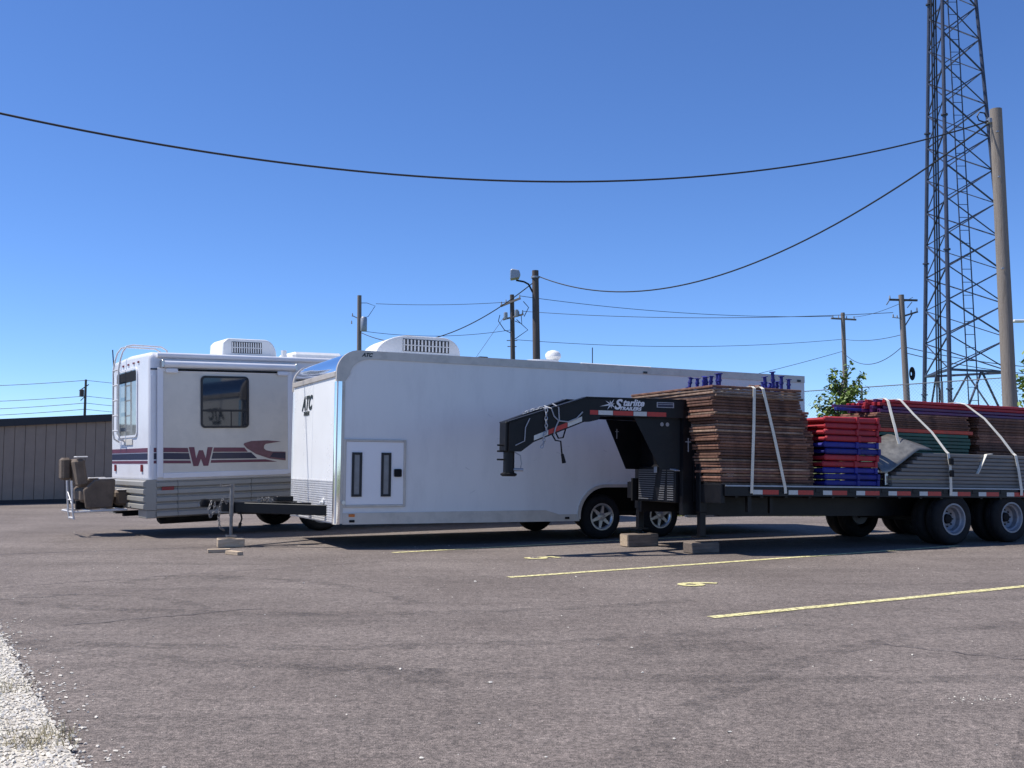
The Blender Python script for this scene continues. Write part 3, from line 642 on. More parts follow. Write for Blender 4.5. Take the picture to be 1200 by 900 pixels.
# lettering
t = text_mb('ATC', .30, shear=.35, bold=.012); cx = .30
t.v = [(-.006 - z, 1.95 - x * .98, 2.02 + y) for x, y, z in t.v]; t.build('logo_lettering', M['logo'], at, ang=0)
t = text_mb('TRAILERS', .085, shear=.3, bold=.004)
t.v = [(-.006 - z, 1.86 - x * .98, 1.93 + y) for x, y, z in t.v]; t.build('logo_lettering', M['logo'], at, ang=0)
t = text_mb('ATC', .075, shear=.35, bold=.004)
t.v = [(.36 + x, -.0135 - z, 2.725 + y) for x, y, z in t.v]; t.build('logo_lettering', M['logo'], at, ang=0)
rs3 = random.Random(21)
for k in range(16):
    x = rs3.uniform(2.0, 5.2); z = rs3.uniform(.6, 2.0); L = rs3.uniform(.02, .12); a = rs3.uniform(-.5, .5); h = rs3.uniform(.004, .012)
    MB().prism([(x, z), (x + L, z + L * a), (x + L * .9, z + L * a + h), (x + .01, z + h * 1.4)], 'y', -.0008, .0).build('scuff_mark', M['scuff'], at, ang=0)
# wheels
for x in (4.453, 5.591):
    wz = .36 - .045 + math.sin(R(.4)) * x
    wheel(at, (x, .17, wz), .36, .22, .205, 'spoke', -1); wheel(at, (x, AW - .17, wz), .36, .22, .205, 'spoke', 1)
    MB().cyl((x, .2, wz), (x, AW - .2, wz), .045, n=8).build('axle', M['under'], at)
# roof air conditioner and vents
rooftop_ac(at, .70, .4, Z1 - .005, 1.38, .72, .34, True)
v_ = MB().lathe([(.001, 0), (.26, 0), (.3, .04), (.3, .07), (.001, .085)], (3.55, .5, Z1 - .003), 'z', 18).build('roof_vent', M['acwhite'], at)
MB().lathe([(.05, .07), (.1, .1), (.13, .15), (.125, .2), (.09, .24), (.03, .26), (.001, .26)], (3.78, .5, Z1 - .003), 'z', 14).build('turbine', M['acwhite'], v_)
MB().box(4.2, 5.6, .3, .62, Z1 - .003, Z1 + .06, .02).build('roof_vent', M['acwhite'], at)
MB().cyl((4.5, .45, Z1 + .05), (4.5, .45, Z1 + .34), .008, n=6).build('antenna', M['flat_black'], at)
MB().box(2.45, 2.62, .5, .7, Z1 - .003, Z1 + .09, .02).build('roof_vent', M['flat_black'], at)
MB().box(8.3, LL - .05, .3, .6, .30, .33).build('rear_step', M['alupaint'], at)
MB().box(8.4, 8.5, -.028, -.0165, .36, .42, .004).build('marker_light', M['red_lens'], at)
# tongue
m = MB()
for y in (.35, AW - .35): m.bar((.1, y, .49), (-1.2, AW / 2 + (.09 if y > 1 else -.09), .52), .07, .15, .006)
m.build('tongue_frame', M['black'], at)
m = MB().box(-1.35, -1.08, AW / 2 - .12, AW / 2 + .12, .46, .60, .01); m.bar((-1.1, 1.3, .50), (.0, 1.3, .49), .09, .17, .006); m.build('tongue_beam', M['black'], at)
m = MB().box(-1.58, -1.3, AW / 2 - .06, AW / 2 + .06, .545, .63, .02); m.lathe([(.001, .53), (.06, .53), (.075, .58), (.06, .64), (.001, .65)], (-1.58, AW / 2, 0), 'z', 14); m.build('coupler', M['flat_black'], at)
jb = MB().cyl((-1.22, 1.15, .4), (-1.22, 1.15, .86), .032, n=12); jb.cyl((-1.22, 1.15, .12), (-1.22, 1.15, .5), .024, n=12); jb.box(-1.29, -1.15, 1.08, 1.22, .095, .12)
jo = jb.build('jack', M['jack_steel'], at)
MB().path([(-1.22, 1.15, .84), (-1.27, 1.13, .84), (-1.40, 1.06, .83), (-1.40, 1.06, .87)], .011, 6).build('crank', M['jack_steel'], jo)
MB().box(-.55, -.3, 1.18, 1.42, .60, .68, .01).build('tongue_box', M['black'], at)
m = MB(); rs2 = random.Random(5)
for k in range(22): m.lathe([(.018, -.006), (.026, -.006), (.026, .006), (.018, .006)], (-.72 + rs2.uniform(-.12, .12), 1.16 + rs2.uniform(-.1, .1), .605 + rs2.uniform(0, .04)), rs2.choice('xyz'), 8, closed=True)
m.build('coiled_chain', M['jack_steel'], at)
def chain(name, pts, parent, material, r=.02, wire=.006):
    """links along a polyline"""
    m = MB(); P = [Vector(p) for p in pts]; seg = []; L = 0; step = r * 1.7; out = []
    for a, b in zip(P, P[1:]):
        n = max(1, int((b - a).length / step))
        for i in range(n): out.append((a.lerp(b, (i + .5) / n), (b - a).normalized()))
    for k, (c, d) in enumerate(out):
        a = d.orthogonal().normalized(); b = d.cross(a)
        if k % 2: a, b = b, a
        pts2 = [c + d * math.cos(t) * r * 1.2 + a * math.sin(t) * r * .75 for t in [i * math.pi / 4 for i in range(9)]]
        m.path(pts2, wire, 5)
    return m.build(name, material, parent)
chain('safety_chain', [(-1.3, 1.1, .58), (-1.36, 1.05, .66), (-1.40, 1.05, .58), (-1.42, 1.05, .38), (-1.40, 1.04, .24), (-1.34, 1.04, .2)], at, M['jack_steel'])
chain('safety_chain', [(-1.5, 1.18, .62), (-1.55, 1.12, .5), (-1.53, 1.1, .38), (-1.48, 1.1, .46), (-1.46, 1.14, .6)], at, M['jack_steel'])
MB().path([(-1.1, 1.1, .46), (-1.08, 1.08, .36), (-1.1, 1.07, .3)], .012, 6).cyl((-1.1, 1.07, .3), (-1.12, 1.07, .22), .022, n=8).build('plug_cable', M['flat_black'], at)
MB().cyl((-.03, .55, .62), (-.012, .55, .62), .05, n=14).cyl((-.07, .55, .60), (-.03, .55, .60), .018, n=8).build('power_inlet', M['acwhite'], at)
# timber block under the tongue jack, scraps beside it
bp_ = world(AL, AR, (-1.22, 1.15, 0))
b = MB().box(-.19, .19, -.14, .14, 0.001, .127, .008).build('timber_block', M['wood'])
b.location = (bp_.x, bp_.y, 0); b.rotation_euler = (0, 0, R(20)); tag(b, 'weathered timber block under the white trailer tongue jack', 'block')
for (x, y, L, rz, lb) in ((-4.02, 13.95, .3, 20, 'short pale timber scrap lying nearer the tongue jack block'), (-3.72, 13.62, .3, -42, 'short pale timber scrap with a dark end lying flat on the asphalt')):
    b = MB().box(-L / 2, L / 2, -.045, .045, .001, .05, .005).build('timber_scrap', M['wood']); b.location = (x, y, 0); b.rotation_euler = (0, 0, R(rz)); tag(b, lb, 'timber')

# ------------------------------------------------------------------ black gooseneck flatbed
GL, GR = Vector((2.23, 14.5, .05)), Euler((0, R(1.1), R(24.5)))
gn = empty('gooseneck_trailer', GL, GR)
tag(gn, 'black gooseneck flatbed trailer with lettered arched neck and red white tape', 'trailer')
def bx(x):
    if x < -1.5: return .10 + (x + 2.5) * .20
    return .30 + min(1, (x + 1.5) / 1.35) * .24
def conv(side, d0):  # maps prism y in [0,1] onto the converging beam thickness
    return lambda q: (q[0], side * (bx(q[0]) + d0 + q[1] * .1), q[2])
nosep = [(-2.58, 1.66), (-2.58, 1.28), (-2.42, 1.28), (-2.25, 1.41), (-1.56, 1.70), (-1.5, 1.70), (-1.5, 2.02), (-1.55, 2.02)]
mid = [(-1.499, 2.02), (-1.499, 1.70), (-1.38, 1.73), (-1.33, 1.785), (-.151, 1.79), (-.151, 2.03)]
upr = [(-.15, 2.03), (-.02, 2.03), (.1, 2.0), (.2, 1.92), (.3, 1.72), (.42, 1.3), (.52, 1.02), (.56, .9), (.56, .46), (-.15, .46)]
for s_ in (-1, 1):
    MB().prism(nosep, 'y', 0, 1, conv(s_, -.05)).build('neck_nose', M['black'], gn, ang=20)
    MB().prism(mid, 'y', 0, 1, conv(s_, -.05)).build('neck_beam', M['black'], gn, ang=20)
    MB().prism(upr, 'y', 0, 1, conv(s_, -.05)).build('neck_upright', M['black'], gn, ang=20)
    MB().prism([(-.82, 1.785), (-.152, 1.785), (-.152, 1.08), (-.44, 1.08)], 'y', 0, 1, lambda q, s_=s_: (q[0], s_ * (bx(q[0]) - .04 + q[1] * .012), q[2])).build('gusset', M['black'], gn, ang=20)
    MB().prism([(.0, .64), (.0, 1.5), (.38, 1.42), (.62, .9)], 'y', s_ * .60, s_ * .62).build('side_plate', M['black'], gn, ang=20)
    # flange along the top of the beams
    m = MB()
    for pp in ([(-2.6, 1.662), (-1.55, 2.022)], [(-1.55, 2.024), (-.02, 2.034)]):
        (xa, za), (xb, zb) = pp
        m.add([(x, s_ * (bx(x) + o), z + dz) for x, z in ((xa, za), (xb, zb)) for o in (-.075, .075) for dz in (.0, .014)], [(0, 1, 3, 2), (4, 6, 7, 5), (0, 4, 5, 1), (2, 3, 7, 6), (0, 2, 6, 4), (1, 5, 7, 3)])
    m.build('neck_flange', M['black'], gn)
m = MB()
for x, z in ((-1.9, 1.72), (-1.3, 1.9), (-.7, 1.9), (-.1, 1.9)): m.box(x - .04, x + .04, -bx(x) + .04, bx(x) - .04, z - .08, z + .06)
m.box(-.152, -.14, -.49, .49, 1.1, 1.95)
m.build('cross_member', M['black'], gn)
m = MB().box(-2.62, -2.42, -.10, .10, 1.28, 1.67, .008).cyl((-2.52, 0, .98), (-2.52, 0, 1.4), .075, n=16); m.build('coupler_tube', M['black'], gn)
MB().lathe([(.001, .95), (.085, .95), (.11, .965), (.11, .985), (.08, 1.0), (.001, 1.0)], (-2.52, 0, 0), 'z', 18).build('coupler_foot', M['flat_black'], gn)
MB().cyl((-2.47, -.04, 1.04), (-2.34, -.07, 1.04), .022, n=10).build('coupler_pin', M['steel'], gn)
for z in (1.36, 1.28, 1.17): MB().cyl((-2.70, -.02, z), (-2.6, -.02, z), .012, n=6).build('set_bolt', M['flat_black'], gn)
MB().path([(-2.46, -.05, 1.27), (-2.39, -.08, 1.23), (-2.37, -.08, 1.12), (-2.38, -.065, 1.05)], .007, 6).build('release_cable', M['steel'], gn)
chain('safety_chain', [(-2.05, -.12, 1.88), (-2.1, -.26, 1.86), (-2.11, -.275, 1.7), (-2.10, -.27, 1.56), (-2.14, -.26, 1.50), (-2.12, -.25, 1.42), (-2.16, -.24, 1.33)], gn, M['steel'], .024, .007)
chain('safety_chain', [(-2.3, .05, 1.80), (-2.15, .0, 1.86), (-2.0, -.05, 1.9)], gn, M['steel'], .024, .007)
m = MB(); off = -.07
m.path([(-1.98, -.2, 1.93), (-1.93, -bx(-1.93) + off, 1.88), (-1.92, -bx(-1.92) + off, 1.72), (-1.97, -bx(-1.97) + off, 1.6), (-1.99, -bx(-2) + off, 1.5)], .01, 6)
m.path([(-2.08, -.15, 1.9), (-2.03, -bx(-2.0) + off, 1.86), (-1.99, -bx(-2) + off, 1.76), (-1.93, -bx(-1.93) + off - .01, 1.7), (-1.8, -bx(-1.8) + off, 1.69), (-1.68, -bx(-1.7) + off, 1.74), (-1.6, -bx(-1.6) + off, 1.83)], .009, 6)
m.path([(-2.32, -bx(-2.3) + off, 1.72), (-2.38, -bx(-2.3) + off, 1.6), (-2.39, -bx(-2.3) + off, 1.42), (-2.5, -.16, 1.36)], .007, 6)
m.build('brake_hose', M['decal_grey'], gn)
m = MB()
m.path([(-1.96, -.2, 1.60), (-1.9, -.23, 1.47), (-1.83, -.23, 1.48), (-1.78, -.23, 1.64)], .011, 6); m.path([(-2.02, -.2, 1.58), (-1.94, -.22, 1.44), (-1.86, -.22, 1.43), (-1.85, -.23, 1.3), (-1.84, -.23, 1.24)], .011, 6); m.cyl((-1.84, -.23, 1.26), (-1.81, -.23, 1.14), .02, .03, n=8)
m.build('plug_cable', M['flat_black'], gn)
# tape and lettering on the near beam
def onbeam(x, z, o): return (x, -(bx(x) + .05 + o), z)
def beam_patch(name, xs, zs0, zs1, mt, o=.003):
    (xa, xb) = xs; m = MB()
    vs = [onbeam(x, z, oo) for oo in (o, .0005) for x, z in ((xa, zs0[0]), (xb, zs0[1]), (xb, zs1[1]), (xa, zs1[0]))]
    m.add(vs, [(0, 1, 2, 3), (4, 7, 6, 5), (0, 4, 5, 1), (1, 5, 6, 2), (2, 6, 7, 3), (3, 7, 4, 0)]); return m.build(name, mt, gn, ang=0)
px = lambda p: -.9 + (p - 740) * .0131
for a, b, c in ((682, 703.5, 'tape_red'), (704, 719.5, 'tape_white'), (720, 741.5, 'tape_red'), (742, 756.5, 'tape_white'), (757, 778, 'tape_red')):
    beam_patch('reflective_tape', (max(-1.495, px(a)) if a > 685 else -1.49, min(-.16, px(b))), (1.80, 1.80), (1.86, 1.86), M[c])
def nz_(x): return 1.36 + (x + 2.3) * .46
for a, b, c in ((-2.25, -2.06, 'tape_white'), (-2.055, -1.80, 'tape_red'), (-1.795, -1.6, 'tape_white')):
    f0 = lambda x: 1.50 + (x + 2.12) * .387 + .012 if x > -2.12 else 1.50 + (x + 2.12) * .60 + .02
    beam_patch('reflective_tape', (a, b), (1.43 + (a + 2.25) * .42, 1.43 + (b + 2.25) * .42), (1.495 + (a + 2.25) * .42, 1.495 + (b + 2.25) * .42), M[c])
def beam_text(body, size, x, z, shear, bold, mt, sp=1.0, o=.004, sx=1.0):
    t = text_mb(body, size, shear, bold, sp, sx); t.v = [onbeam(x + a, z + b, o + c) for a, b, c in t.v]; t.build('neck_lettering', mt, gn, ang=0)
beam_text('S', .19, -1.15, 1.885, .3, .006, M['decal'])
beam_text('tarlite', .125, -1.03, 1.935, .3, .004, M['decal'])
beam_text('TRAILERS', .062, -1.08, 1.875, .25, .003, M['decal'], 1.05, .004, 1.15)
m = MB()
for k in range(8):
    a = k * math.pi / 4 + .2; r = .085 if k % 2 else .055
    if k in (4,): r = .16
    c_, s2 = math.cos(a), math.sin(a); x0, z0 = -1.2, 1.945
    p = [(x0 + c_ * r, z0 + s2 * r), (x0 - s2 * .012, z0 + c_ * .012), (x0 + s2 * .012, z0 - c_ * .012)]
    vs = [onbeam(x, z, .0045) for x, z in p] + [onbeam(x, z, .001) for x, z in p]
    m.add(vs, [(0, 1, 2), (3, 5, 4), (0, 3, 4, 1), (1, 4, 5, 2), (2, 5, 3, 0)])
m.build('star_emblem', M['decal'], gn, ang=0)
beam_patch('dealer_sticker', (-.54, -.29), (1.925, 1.925), (2.0, 2.0), M['decal_grey'])
beam_patch('sticker_panel', (-.525, -.305), (1.935, 1.935), (1.967, 1.967), M['navy'], .0045)
beam_patch('sticker_panel', (-.525, -.305), (1.975, 1.975), (1.99, 1.99), M['navy'], .0045)
def cross(x, z, y, h=.16):
    MB().box(x - .007, x + .007, y - .003, y, z - h * .6, z + h * .4).box(x - h * .24, x - .0072, y - .003, y, z + h * .1, z + h * .16).box(x + .0072, x + h * .24, y - .003, y, z + h * .1, z + h * .16).build('cross_decal', M['decal_grey'], gn, ang=0)
UY = -(.54 + .0505)
cross(-.07, 1.44, UY - .0002, .19); cross(.07, 1.52, UY - .0002, .19)
cross(-.62, 1.60, bx(-.62) - .042, .14)
MB().box(-.02, .11, UY - .003, UY, 1.66, 1.69).box(-.02, .11, UY - .003, UY, 1.70, 1.72).box(.02, .09, UY - .003, UY, 1.60, 1.65).box(.0, .07, UY - .003, UY, 1.78, 1.79).build('warning_decal', M['decal_grey'], gn, ang=0)
m = MB()
for x in (-.42, -.34): m.cyl((x, -(bx(x) - .025), 1.70), (x, -(bx(x) - .022), 1.70), .028, n=14)
m.build('round_decal', M['decal_grey'], gn, ang=0)
# tool box with louvred side
tb = MB().prism([(-.21, .62), (.3, .62), (.3, 1.2), (-.06, 1.2), (-.21, 1.12)], 'y', -.485, .485).build('tool_box', M['black'], gn, bevel=.012)
m = MB()
for k in range(14):
    z = .655 + k * .0315
    m.box(-.222, -.2105, .08 - k * .008, .45, z, z + .012)
    m.box(-.222, -.2105, -.26 - k * .004 + .05, -.10 - k * .008 + .03, z, z + .012)
    m.box(-.222, -.2105, -.45, -.30, z, z + .012)
tag(m.build('louvres', M['louvre_grey'], tb, ang=0), kind='stuff')
MB().box(-.30, -.225, -.47, -.02, 1.135, 1.15, .004, Matrix.Rotation(R(8), 4, 'X')).build('lid_flap', M['decal_grey'], tb)
MB().box(-.235, -.2105, -.04, .03, 1.03, 1.12, .008).build('hasp', M['steel'], tb)
MB().box(-.26, -.16, .56, .60, .62, .95).build('step_bracket', M['flat_black'], gn)
# jacks
for s_, zb, xj in ((-1, .155, .08), (1, .195, -.05)):
    m = MB().box(xj - .06, xj + .06, s_ * .69 - .055, s_ * .69 + .055, .5, 1.18, .008).box(xj - .045, xj + .045, s_ * .69 - .042, s_ * .69 + .042, zb + .02, .52, .004).box(xj - .1, xj + .1, s_ * .69 - .09, s_ * .69 + .09, zb, zb + .02)
    j = m.build('landing_jack', M['black'], gn)
    MB().path([(xj + .05, s_ * .69 - .05, .98), (xj + .12, s_ * .69 - .1, .98), (xj + .2, s_ * .69 - .1, .93)], .012, 6).build('crank', M['steel'], j)
MB().box(.09, .135, -.7491, -.7461, .86, .93).box(.1, .125, -.7491, -.7461, .78, .85).build('warning_decal', M['decal_grey'], gn, ang=0)
MB().path([(.05, .69, .96), (.05, -.69, .96)], .022, 8).build('jack_shaft', M['black'], gn)
# deck
DL = 9.4
MB().box(.1, DL, -1.2, 1.2, .845, .885).build('deck_floor', M['wood_dark'], gn)
for s_ in (-1, 1):
    MB().box(.08, DL, s_ * 1.21 - .02, s_ * 1.21 + .02, .74, .895, .004).build('side_rail', M['black'], gn)
    MB().box(.08, DL, s_ * 1.24 - .006, s_ * 1.24 + .006, .868, .888).build('rub_rail', M['steel'], gn)
    MB().box(.5, DL - .3, s_ * .46 - .07, s_ * .46 + .07, .44, .84).build('main_beam', M['black'], gn)
for k in range(22):
    x = .3 + k * .415; MB().box(x - .025, x + .025, -1.185, 1.185, .72, .842).build('cross_member', M['black'], gn)
for x, yy in ((.075, 1.2),): MB().box(x - .04, x + .02, -1.2, 1.2, .64, .89, .004).build('front_header', M['black'], gn)
MB().box(.5, .56, -1.16, -1.1, .52, .74).box(1.0, 1.05, -1.0, -.95, .5, .74).build('hanger_bracket', M['black'], gn)
x = .53
while x < DL - .5:
    for a, b, c in ((0, .16, 'tape_white'), (.163, .43, 'tape_red')):
        MB().box(x + a, x + b, -1.2345, -1.2305, .765, .826).build('reflective_tape', M[c], gn, ang=0)
    MB().box(x + .47, x + .56, -1.238, -1.2305, .80, .86, .004).build('stake_pocket', M['black'], gn)
    x += .603
# axles and dual wheels
for xw in (4.28, 5.51):
    wz = .385 - .05 + math.sin(R(1.1)) * xw
    for s_ in (-1, 1):
        wheel(gn, (xw, s_ * 1.08, wz), .385, .225, .225, 'dish', s_, M['rim_steel'])
        wheel(gn, (xw, s_ * .80, wz), .385, .225, .225, 'dish', s_, M['rim_steel'])
    MB().cyl((xw, -.95, wz), (xw, .95, wz), .06, n=10).build('axle', M['under'], gn)
    MB().box(xw - .5, xw + .5, .35, .43, wz + .02, .45).box(xw - .5, xw + .5, -.43, -.35, wz + .02, .45).build('leaf_spring', M['under'], gn)
# timber blocks under the jacks
for (lx, ly, L, H, mt, lb) in ((-.10, .62, .52, .185, 'wood', 'pale ended timber block under the far jack of the gooseneck trailer'), (.1, -.66, .44, .145, 'wood_dark', 'grey weathered timber block under the near jack of the gooseneck trailer')):
    p = world(GL, GR, (lx, ly, 0)); b = MB().box(-L / 2, L / 2, -.12, .12, .001, H, .01).build('timber_block', M['wood_dark'] if mt == 'wood_dark' else M['wood_dark'])
    b.location = (p.x, p.y, 0); b.rotation_euler = (0, 0, R(24)); tag(b, lb, 'block')
    if mt == 'wood': MB().box(-L / 2 - .006, -L / 2 + .004, -.105, .105, .012, H - .012).build('sawn_end', M['wood'], b)

# ------------------------------------------------------------------ cargo on the flatbed
GM = Matrix.Translation(GL) @ GR.to_matrix().to_4x4()
DZ = .886
def put(o, p, rz=0, rx=0, ry=0):
    q = GM @ Matrix.Translation(p) @ Euler((rx, ry, rz)).to_matrix().to_4x4()
    o.location = q.to_translation(); o.rotation_euler = q.to_euler(); return o
def tube_panel(lx, ly, th, mt, name, nsl=5, tw=.05, ends=0):
    m = MB()
    m.box(0, lx, 0, tw, 0, th, .006).box(0, lx, ly - tw, ly, 0, th, .006)
    m.box(0, tw, tw, ly - tw, .001, th - .001, .006).box(lx - tw, lx, tw, ly - tw, .001, th - .001, .006)
    for k in range(nsl):
        y = tw + (ly - 2 * tw) * (k + 1) / (nsl + 1); m.box(tw, lx - tw, y - .03, y + .03, .004, th - .004)
    return m.mesh(name, mt, 30)
rs = random.Random(11)
ORD = ['lowest', 'second', 'third', 'fourth', 'fifth', 'sixth', 'seventh', 'eighth', 'ninth', 'tenth', 'eleventh', 'twelfth', 'thirteenth', 'fourteenth', 'fifteenth', 'sixteenth', 'seventeenth', 'eighteenth', 'nineteenth', 'twentieth'] + ['twenty ' + a for a in ('first', 'second', 'third', 'fourth', 'fifth', 'sixth', 'seventh', 'eighth', 'ninth')] + ['thirtieth'] + ['thirty ' + a for a in ('first', 'second', 'third', 'fourth')]
def nth(k, n): return 'topmost' if k == n - 1 else (ORD[k] + ('' if k == 0 else ' up'))
# tall stack of rusty panels
base = [tube_panel(1.5, 2.1, .034, M['rust'], 'crowd_barrier', k) for k in (4, 5, 6)] + [tube_panel(1.48, 2.08, .031, M['rust2'], 'crowd_barrier', 5)]
N1 = 34; pitch = .0392
for k in range(N1):
    o = link('crowd_barrier', rs.choice(base)); t = k / (N1 - 1)
    dx = .06 - .16 * t + rs.uniform(-.03, .03) - (.05 if k in (22, 23, 29) else 0); dy = -1.195 + rs.uniform(-.022, .03)
    put(o, (dx, dy, DZ + .001 + k * pitch), rs.uniform(-.014, .014), rs.uniform(-.001, .001), rs.uniform(-.0015, .0015))
    tag(o, 'rusty brown barrier, %s in the tall strapped stack behind the neck' % nth(k, N1), 'barrier', 'rusty barriers in the tall stack')
TOP1 = DZ + .001 + N1 * pitch
base2 = [tube_panel(.2, 1.6, .036, M['rust'], 'crowd_barrier', k) for k in (2, 3)]
for k in range(26):
    o = link('crowd_barrier', rs.choice(base2)); far = k > 18
    put(o, (1.575 + rs.uniform(-.012, .012), -1.0 + rs.uniform(-.02, .02) + (.1 if far else 0), DZ + .001 + k * .0405), rs.uniform(-.012, .012))
    tag(o, 'narrow rusty barrier, %s in the stack wedged beside the red and blue frames' % nth(k, 26), 'barrier', 'narrow rusty barriers')
# blue posts standing on the tall stack
def post_mesh():
    m = MB().cyl((0, 0, 0), (0, 0, .2), .024, n=10).box(-.036, .036, -.03, .03, .2, .214, .004).box(-.035, .035, -.035, .035, 0, .012)
    m.cyl((0, 0, .1), (0, 0, .13), .032, n=10); return m.mesh('post_head', M['blue'], 40)
pm = post_mesh()
for i, (x, y, rx, ry, sc) in enumerate(((-.03, -.55, .0, .35, .7), (.07, -.75, .5, -.2, .7), (.14, -.5, .1, .0, .7), (.22, -.7, .3, .1, .8), (.27, -.55, -.1, -.15, .8), (.33, -.75, .0, .1, 1.0), (.40, -.62, .05, -.06, 1.05),
                                        (1.02, -.9, .1, -.2, .9), (1.08, -.75, 0, .1, .6), (1.14, -.92, .05, -.22, 1.25), (1.22, -.7, 0, .5, .6), (1.29, -.9, 0, .02, 1.0), (1.34, -.75, .2, -.15, .7), (1.38, -.95, -.02, .05, .8))):
    o = link('support_post', pm); put(o, (x, y, TOP1 - .004 + .012 * abs(rx)), rs.uniform(-1, 1) * .4, rx * .5, ry * .6); o.scale = (1, 1, sc)
    L_ = i < 7
    tag(o, 'short blue support post on the %s end of the tall rusty stack' % ('neck' if L_ else 'rear'), 'post', 'blue posts on the %s end of the stack' % ('neck' if L_ else 'rear'))
o = put(MB().cyl((0, 0, .02), (.2, .03, .02), .02, n=8).cyl((.1, -.1, .02), (.12, .1, .022), .018, n=8).build('steel_fitting', M['rust']), (.62, -1.05, TOP1))
tag(o, 'crossed brown steel fitting lying on top of the tall rusty stack', 'fitting')
# red and blue tube frames
def scaffold(mt, name):
    r = .024; m = MB()
    m.box(0, 1.0, .005, .055, .004, .083, .018).box(0, 1.0, 1.075, 1.125, .004, .083, .018)
    for x in (.03, .14, .25, .37, .48, .6, .72, .85, .97): m.cyl((x, .03, .038), (x, 1.1, .038), r * 1.25, n=8)
    for x in (.6, .98):
        for y in (-.012, 1.07): m.box(x - .026, x + .026, y, y + .07, .0, .089, .006)
    for y in (.12, .35, .6, .85): m.box(.03, .97, y, y + .05, .010, .066, .004)
    return m.mesh(name, mt, 40)
frm = {c: scaffold(M[c], 'tube_frame') for c in ('red', 'blue')}
seq = ['blue', 'blue', 'blue', 'red', 'red', 'blue', 'blue', 'red', 'red', 'red', 'red']
for i, c in enumerate(seq):
    for back in (0, 1):
        o = link('tube_frame', frm[c]); put(o, (1.83 + rs.uniform(-.02, .03) + (.02 if i > 6 else 0), -1.17 + rs.uniform(-.015, .02), DZ + .001 + i * .0905), rs.uniform(-.015, .015))
        if back: put(o, (2.2 + rs.uniform(-.03, .03), .03 + rs.uniform(-.02, .02), DZ + .001 + i * .0905), rs.uniform(-.015, .015))
        tag(o, '%s tube frame, %s in the %s pile before the grey planks' % (c, nth(i, 11), 'outer' if not back else 'inner'), 'frame', '%s tube frames in the %s pile' % (c, 'outer' if not back else 'inner'))
# green and rusty piles behind the grey planks
gm = tube_panel(1.85, .8, .05, M['green'], 'crowd_barrier', 2); om = tube_panel(2.0, .8, .06, M['orange'], 'crowd_barrier', 2); rm2 = tube_panel(2.6, .8, .042, M['rust'], 'crowd_barrier', 2); cm = tube_panel(1.95, .8, .03, M['rust'], 'crowd_barrier', 2)
YB = -.55
for k in range(15):
    o = link('crowd_barrier', gm); put(o, (3.5 + rs.uniform(-.04, .04), YB + rs.uniform(-.02, .02), DZ + .001 + k * .056), rs.uniform(-.01, .01))
    tag(o, 'dark green barrier, %s in the pile behind the grey planks' % (ORD[k] + (' up' if k else '')), 'barrier', 'dark green barriers')
zt_ = DZ + .001 + 15 * .056
o = put(link('crowd_barrier', om), (3.45, YB, zt_)); tag(o, 'orange red flat barrier lying on the dark green pile', 'barrier')
for k in range(7):
    o = link('crowd_barrier', cm); put(o, (3.4 + rs.uniform(-.04, .06), YB + rs.uniform(-.02, .02), zt_ + .063 + k * .033), rs.uniform(-.01, .01)); tag(o, 'thin rusty barrier, %s layer above the orange red one' % ('first' if k == 0 else ORD[k]), 'barrier', 'thin rusty barriers over the orange one')
for k in range(25):
    o = link('crowd_barrier', rm2); put(o, (5.55 + rs.uniform(-.06, .04), YB + rs.uniform(-.02, .02), DZ + .001 + k * .0455), rs.uniform(-.01, .01)); tag(o, 'long rusty barrier, %s in the pile beyond the dark green ones' % nth(k, 25), 'barrier', 'long rusty barriers')
zl = DZ + .001 + 25 * .0455
def rail_mesh(L, mt, name):
    m = MB().box(0, L, -.022, .022, 0, .044, .006)
    m.box(0, .05, -.028, .028, -.001, .05, .004).box(L - .05, L, -.028, .028, -.001, .05, .004); return m.mesh(name, mt, 30)
rails = {c: rail_mesh(4.1, M[c], 'long_rail') for c in ('red', 'purple', 'blue')}
i = 0
for lay in range(4):
    for r_ in range(7):
        c = rs.choice((('purple',), ('purple', 'red'), ('red', 'red', 'purple'), ('red', 'purple'))[lay])
        o = link('long_rail', rails[c]); put(o, (3.42 + rs.uniform(-.16, .16) + (.2 if lay > 2 else 0), YB + .05 + r_ * .085 + rs.uniform(-.01, .01), zl + .002 + lay * .0525), rs.uniform(-.006, .006))
        tag(o, 'long %s steel rail in the %s layer of the bundle over the green pile' % (c, ('lowest', 'second', 'third', 'top')[lay]), 'rail', 'long %s rails in the %s layer' % (c, ('lowest', 'second', 'third', 'top')[lay]))
o = put(link('long_rail', rail_mesh(.9, M['purple'], 'long_rail')), (2.86, -.2, zl + .06), .02, 0, -.02); tag(o, 'short purple rail sticking out over the red frames', 'rail')
o = put(link('long_rail', rail_mesh(.9, M['blue'], 'long_rail')), (2.8, -.32, zl + .01), .01); tag(o, 'short blue rail sticking out over the red frames', 'rail')
# grey planks
pk = MB().box(0, 4.2, 0, .3, 0, .052, .005).box(.0, 4.2, -.006, .0, .012, .04).mesh('grey_plank', M['grey_plank'], 30)
for k in range(9):
    for r_ in range(2):
        o = link('grey_plank', pk); put(o, (3.05 + .10 * max(0, k - 2) + rs.uniform(-.03, .03), -1.19 + r_ * .31, DZ + .001 + k * .057), rs.uniform(-.002, .002))
        tag(o, 'grey metal plank, %s in the %s row of the low stack' % (nth(k, 9), 'outer' if r_ == 0 else 'inner'), 'plank', 'grey planks')
ZP = DZ + .001 + 9 * .057
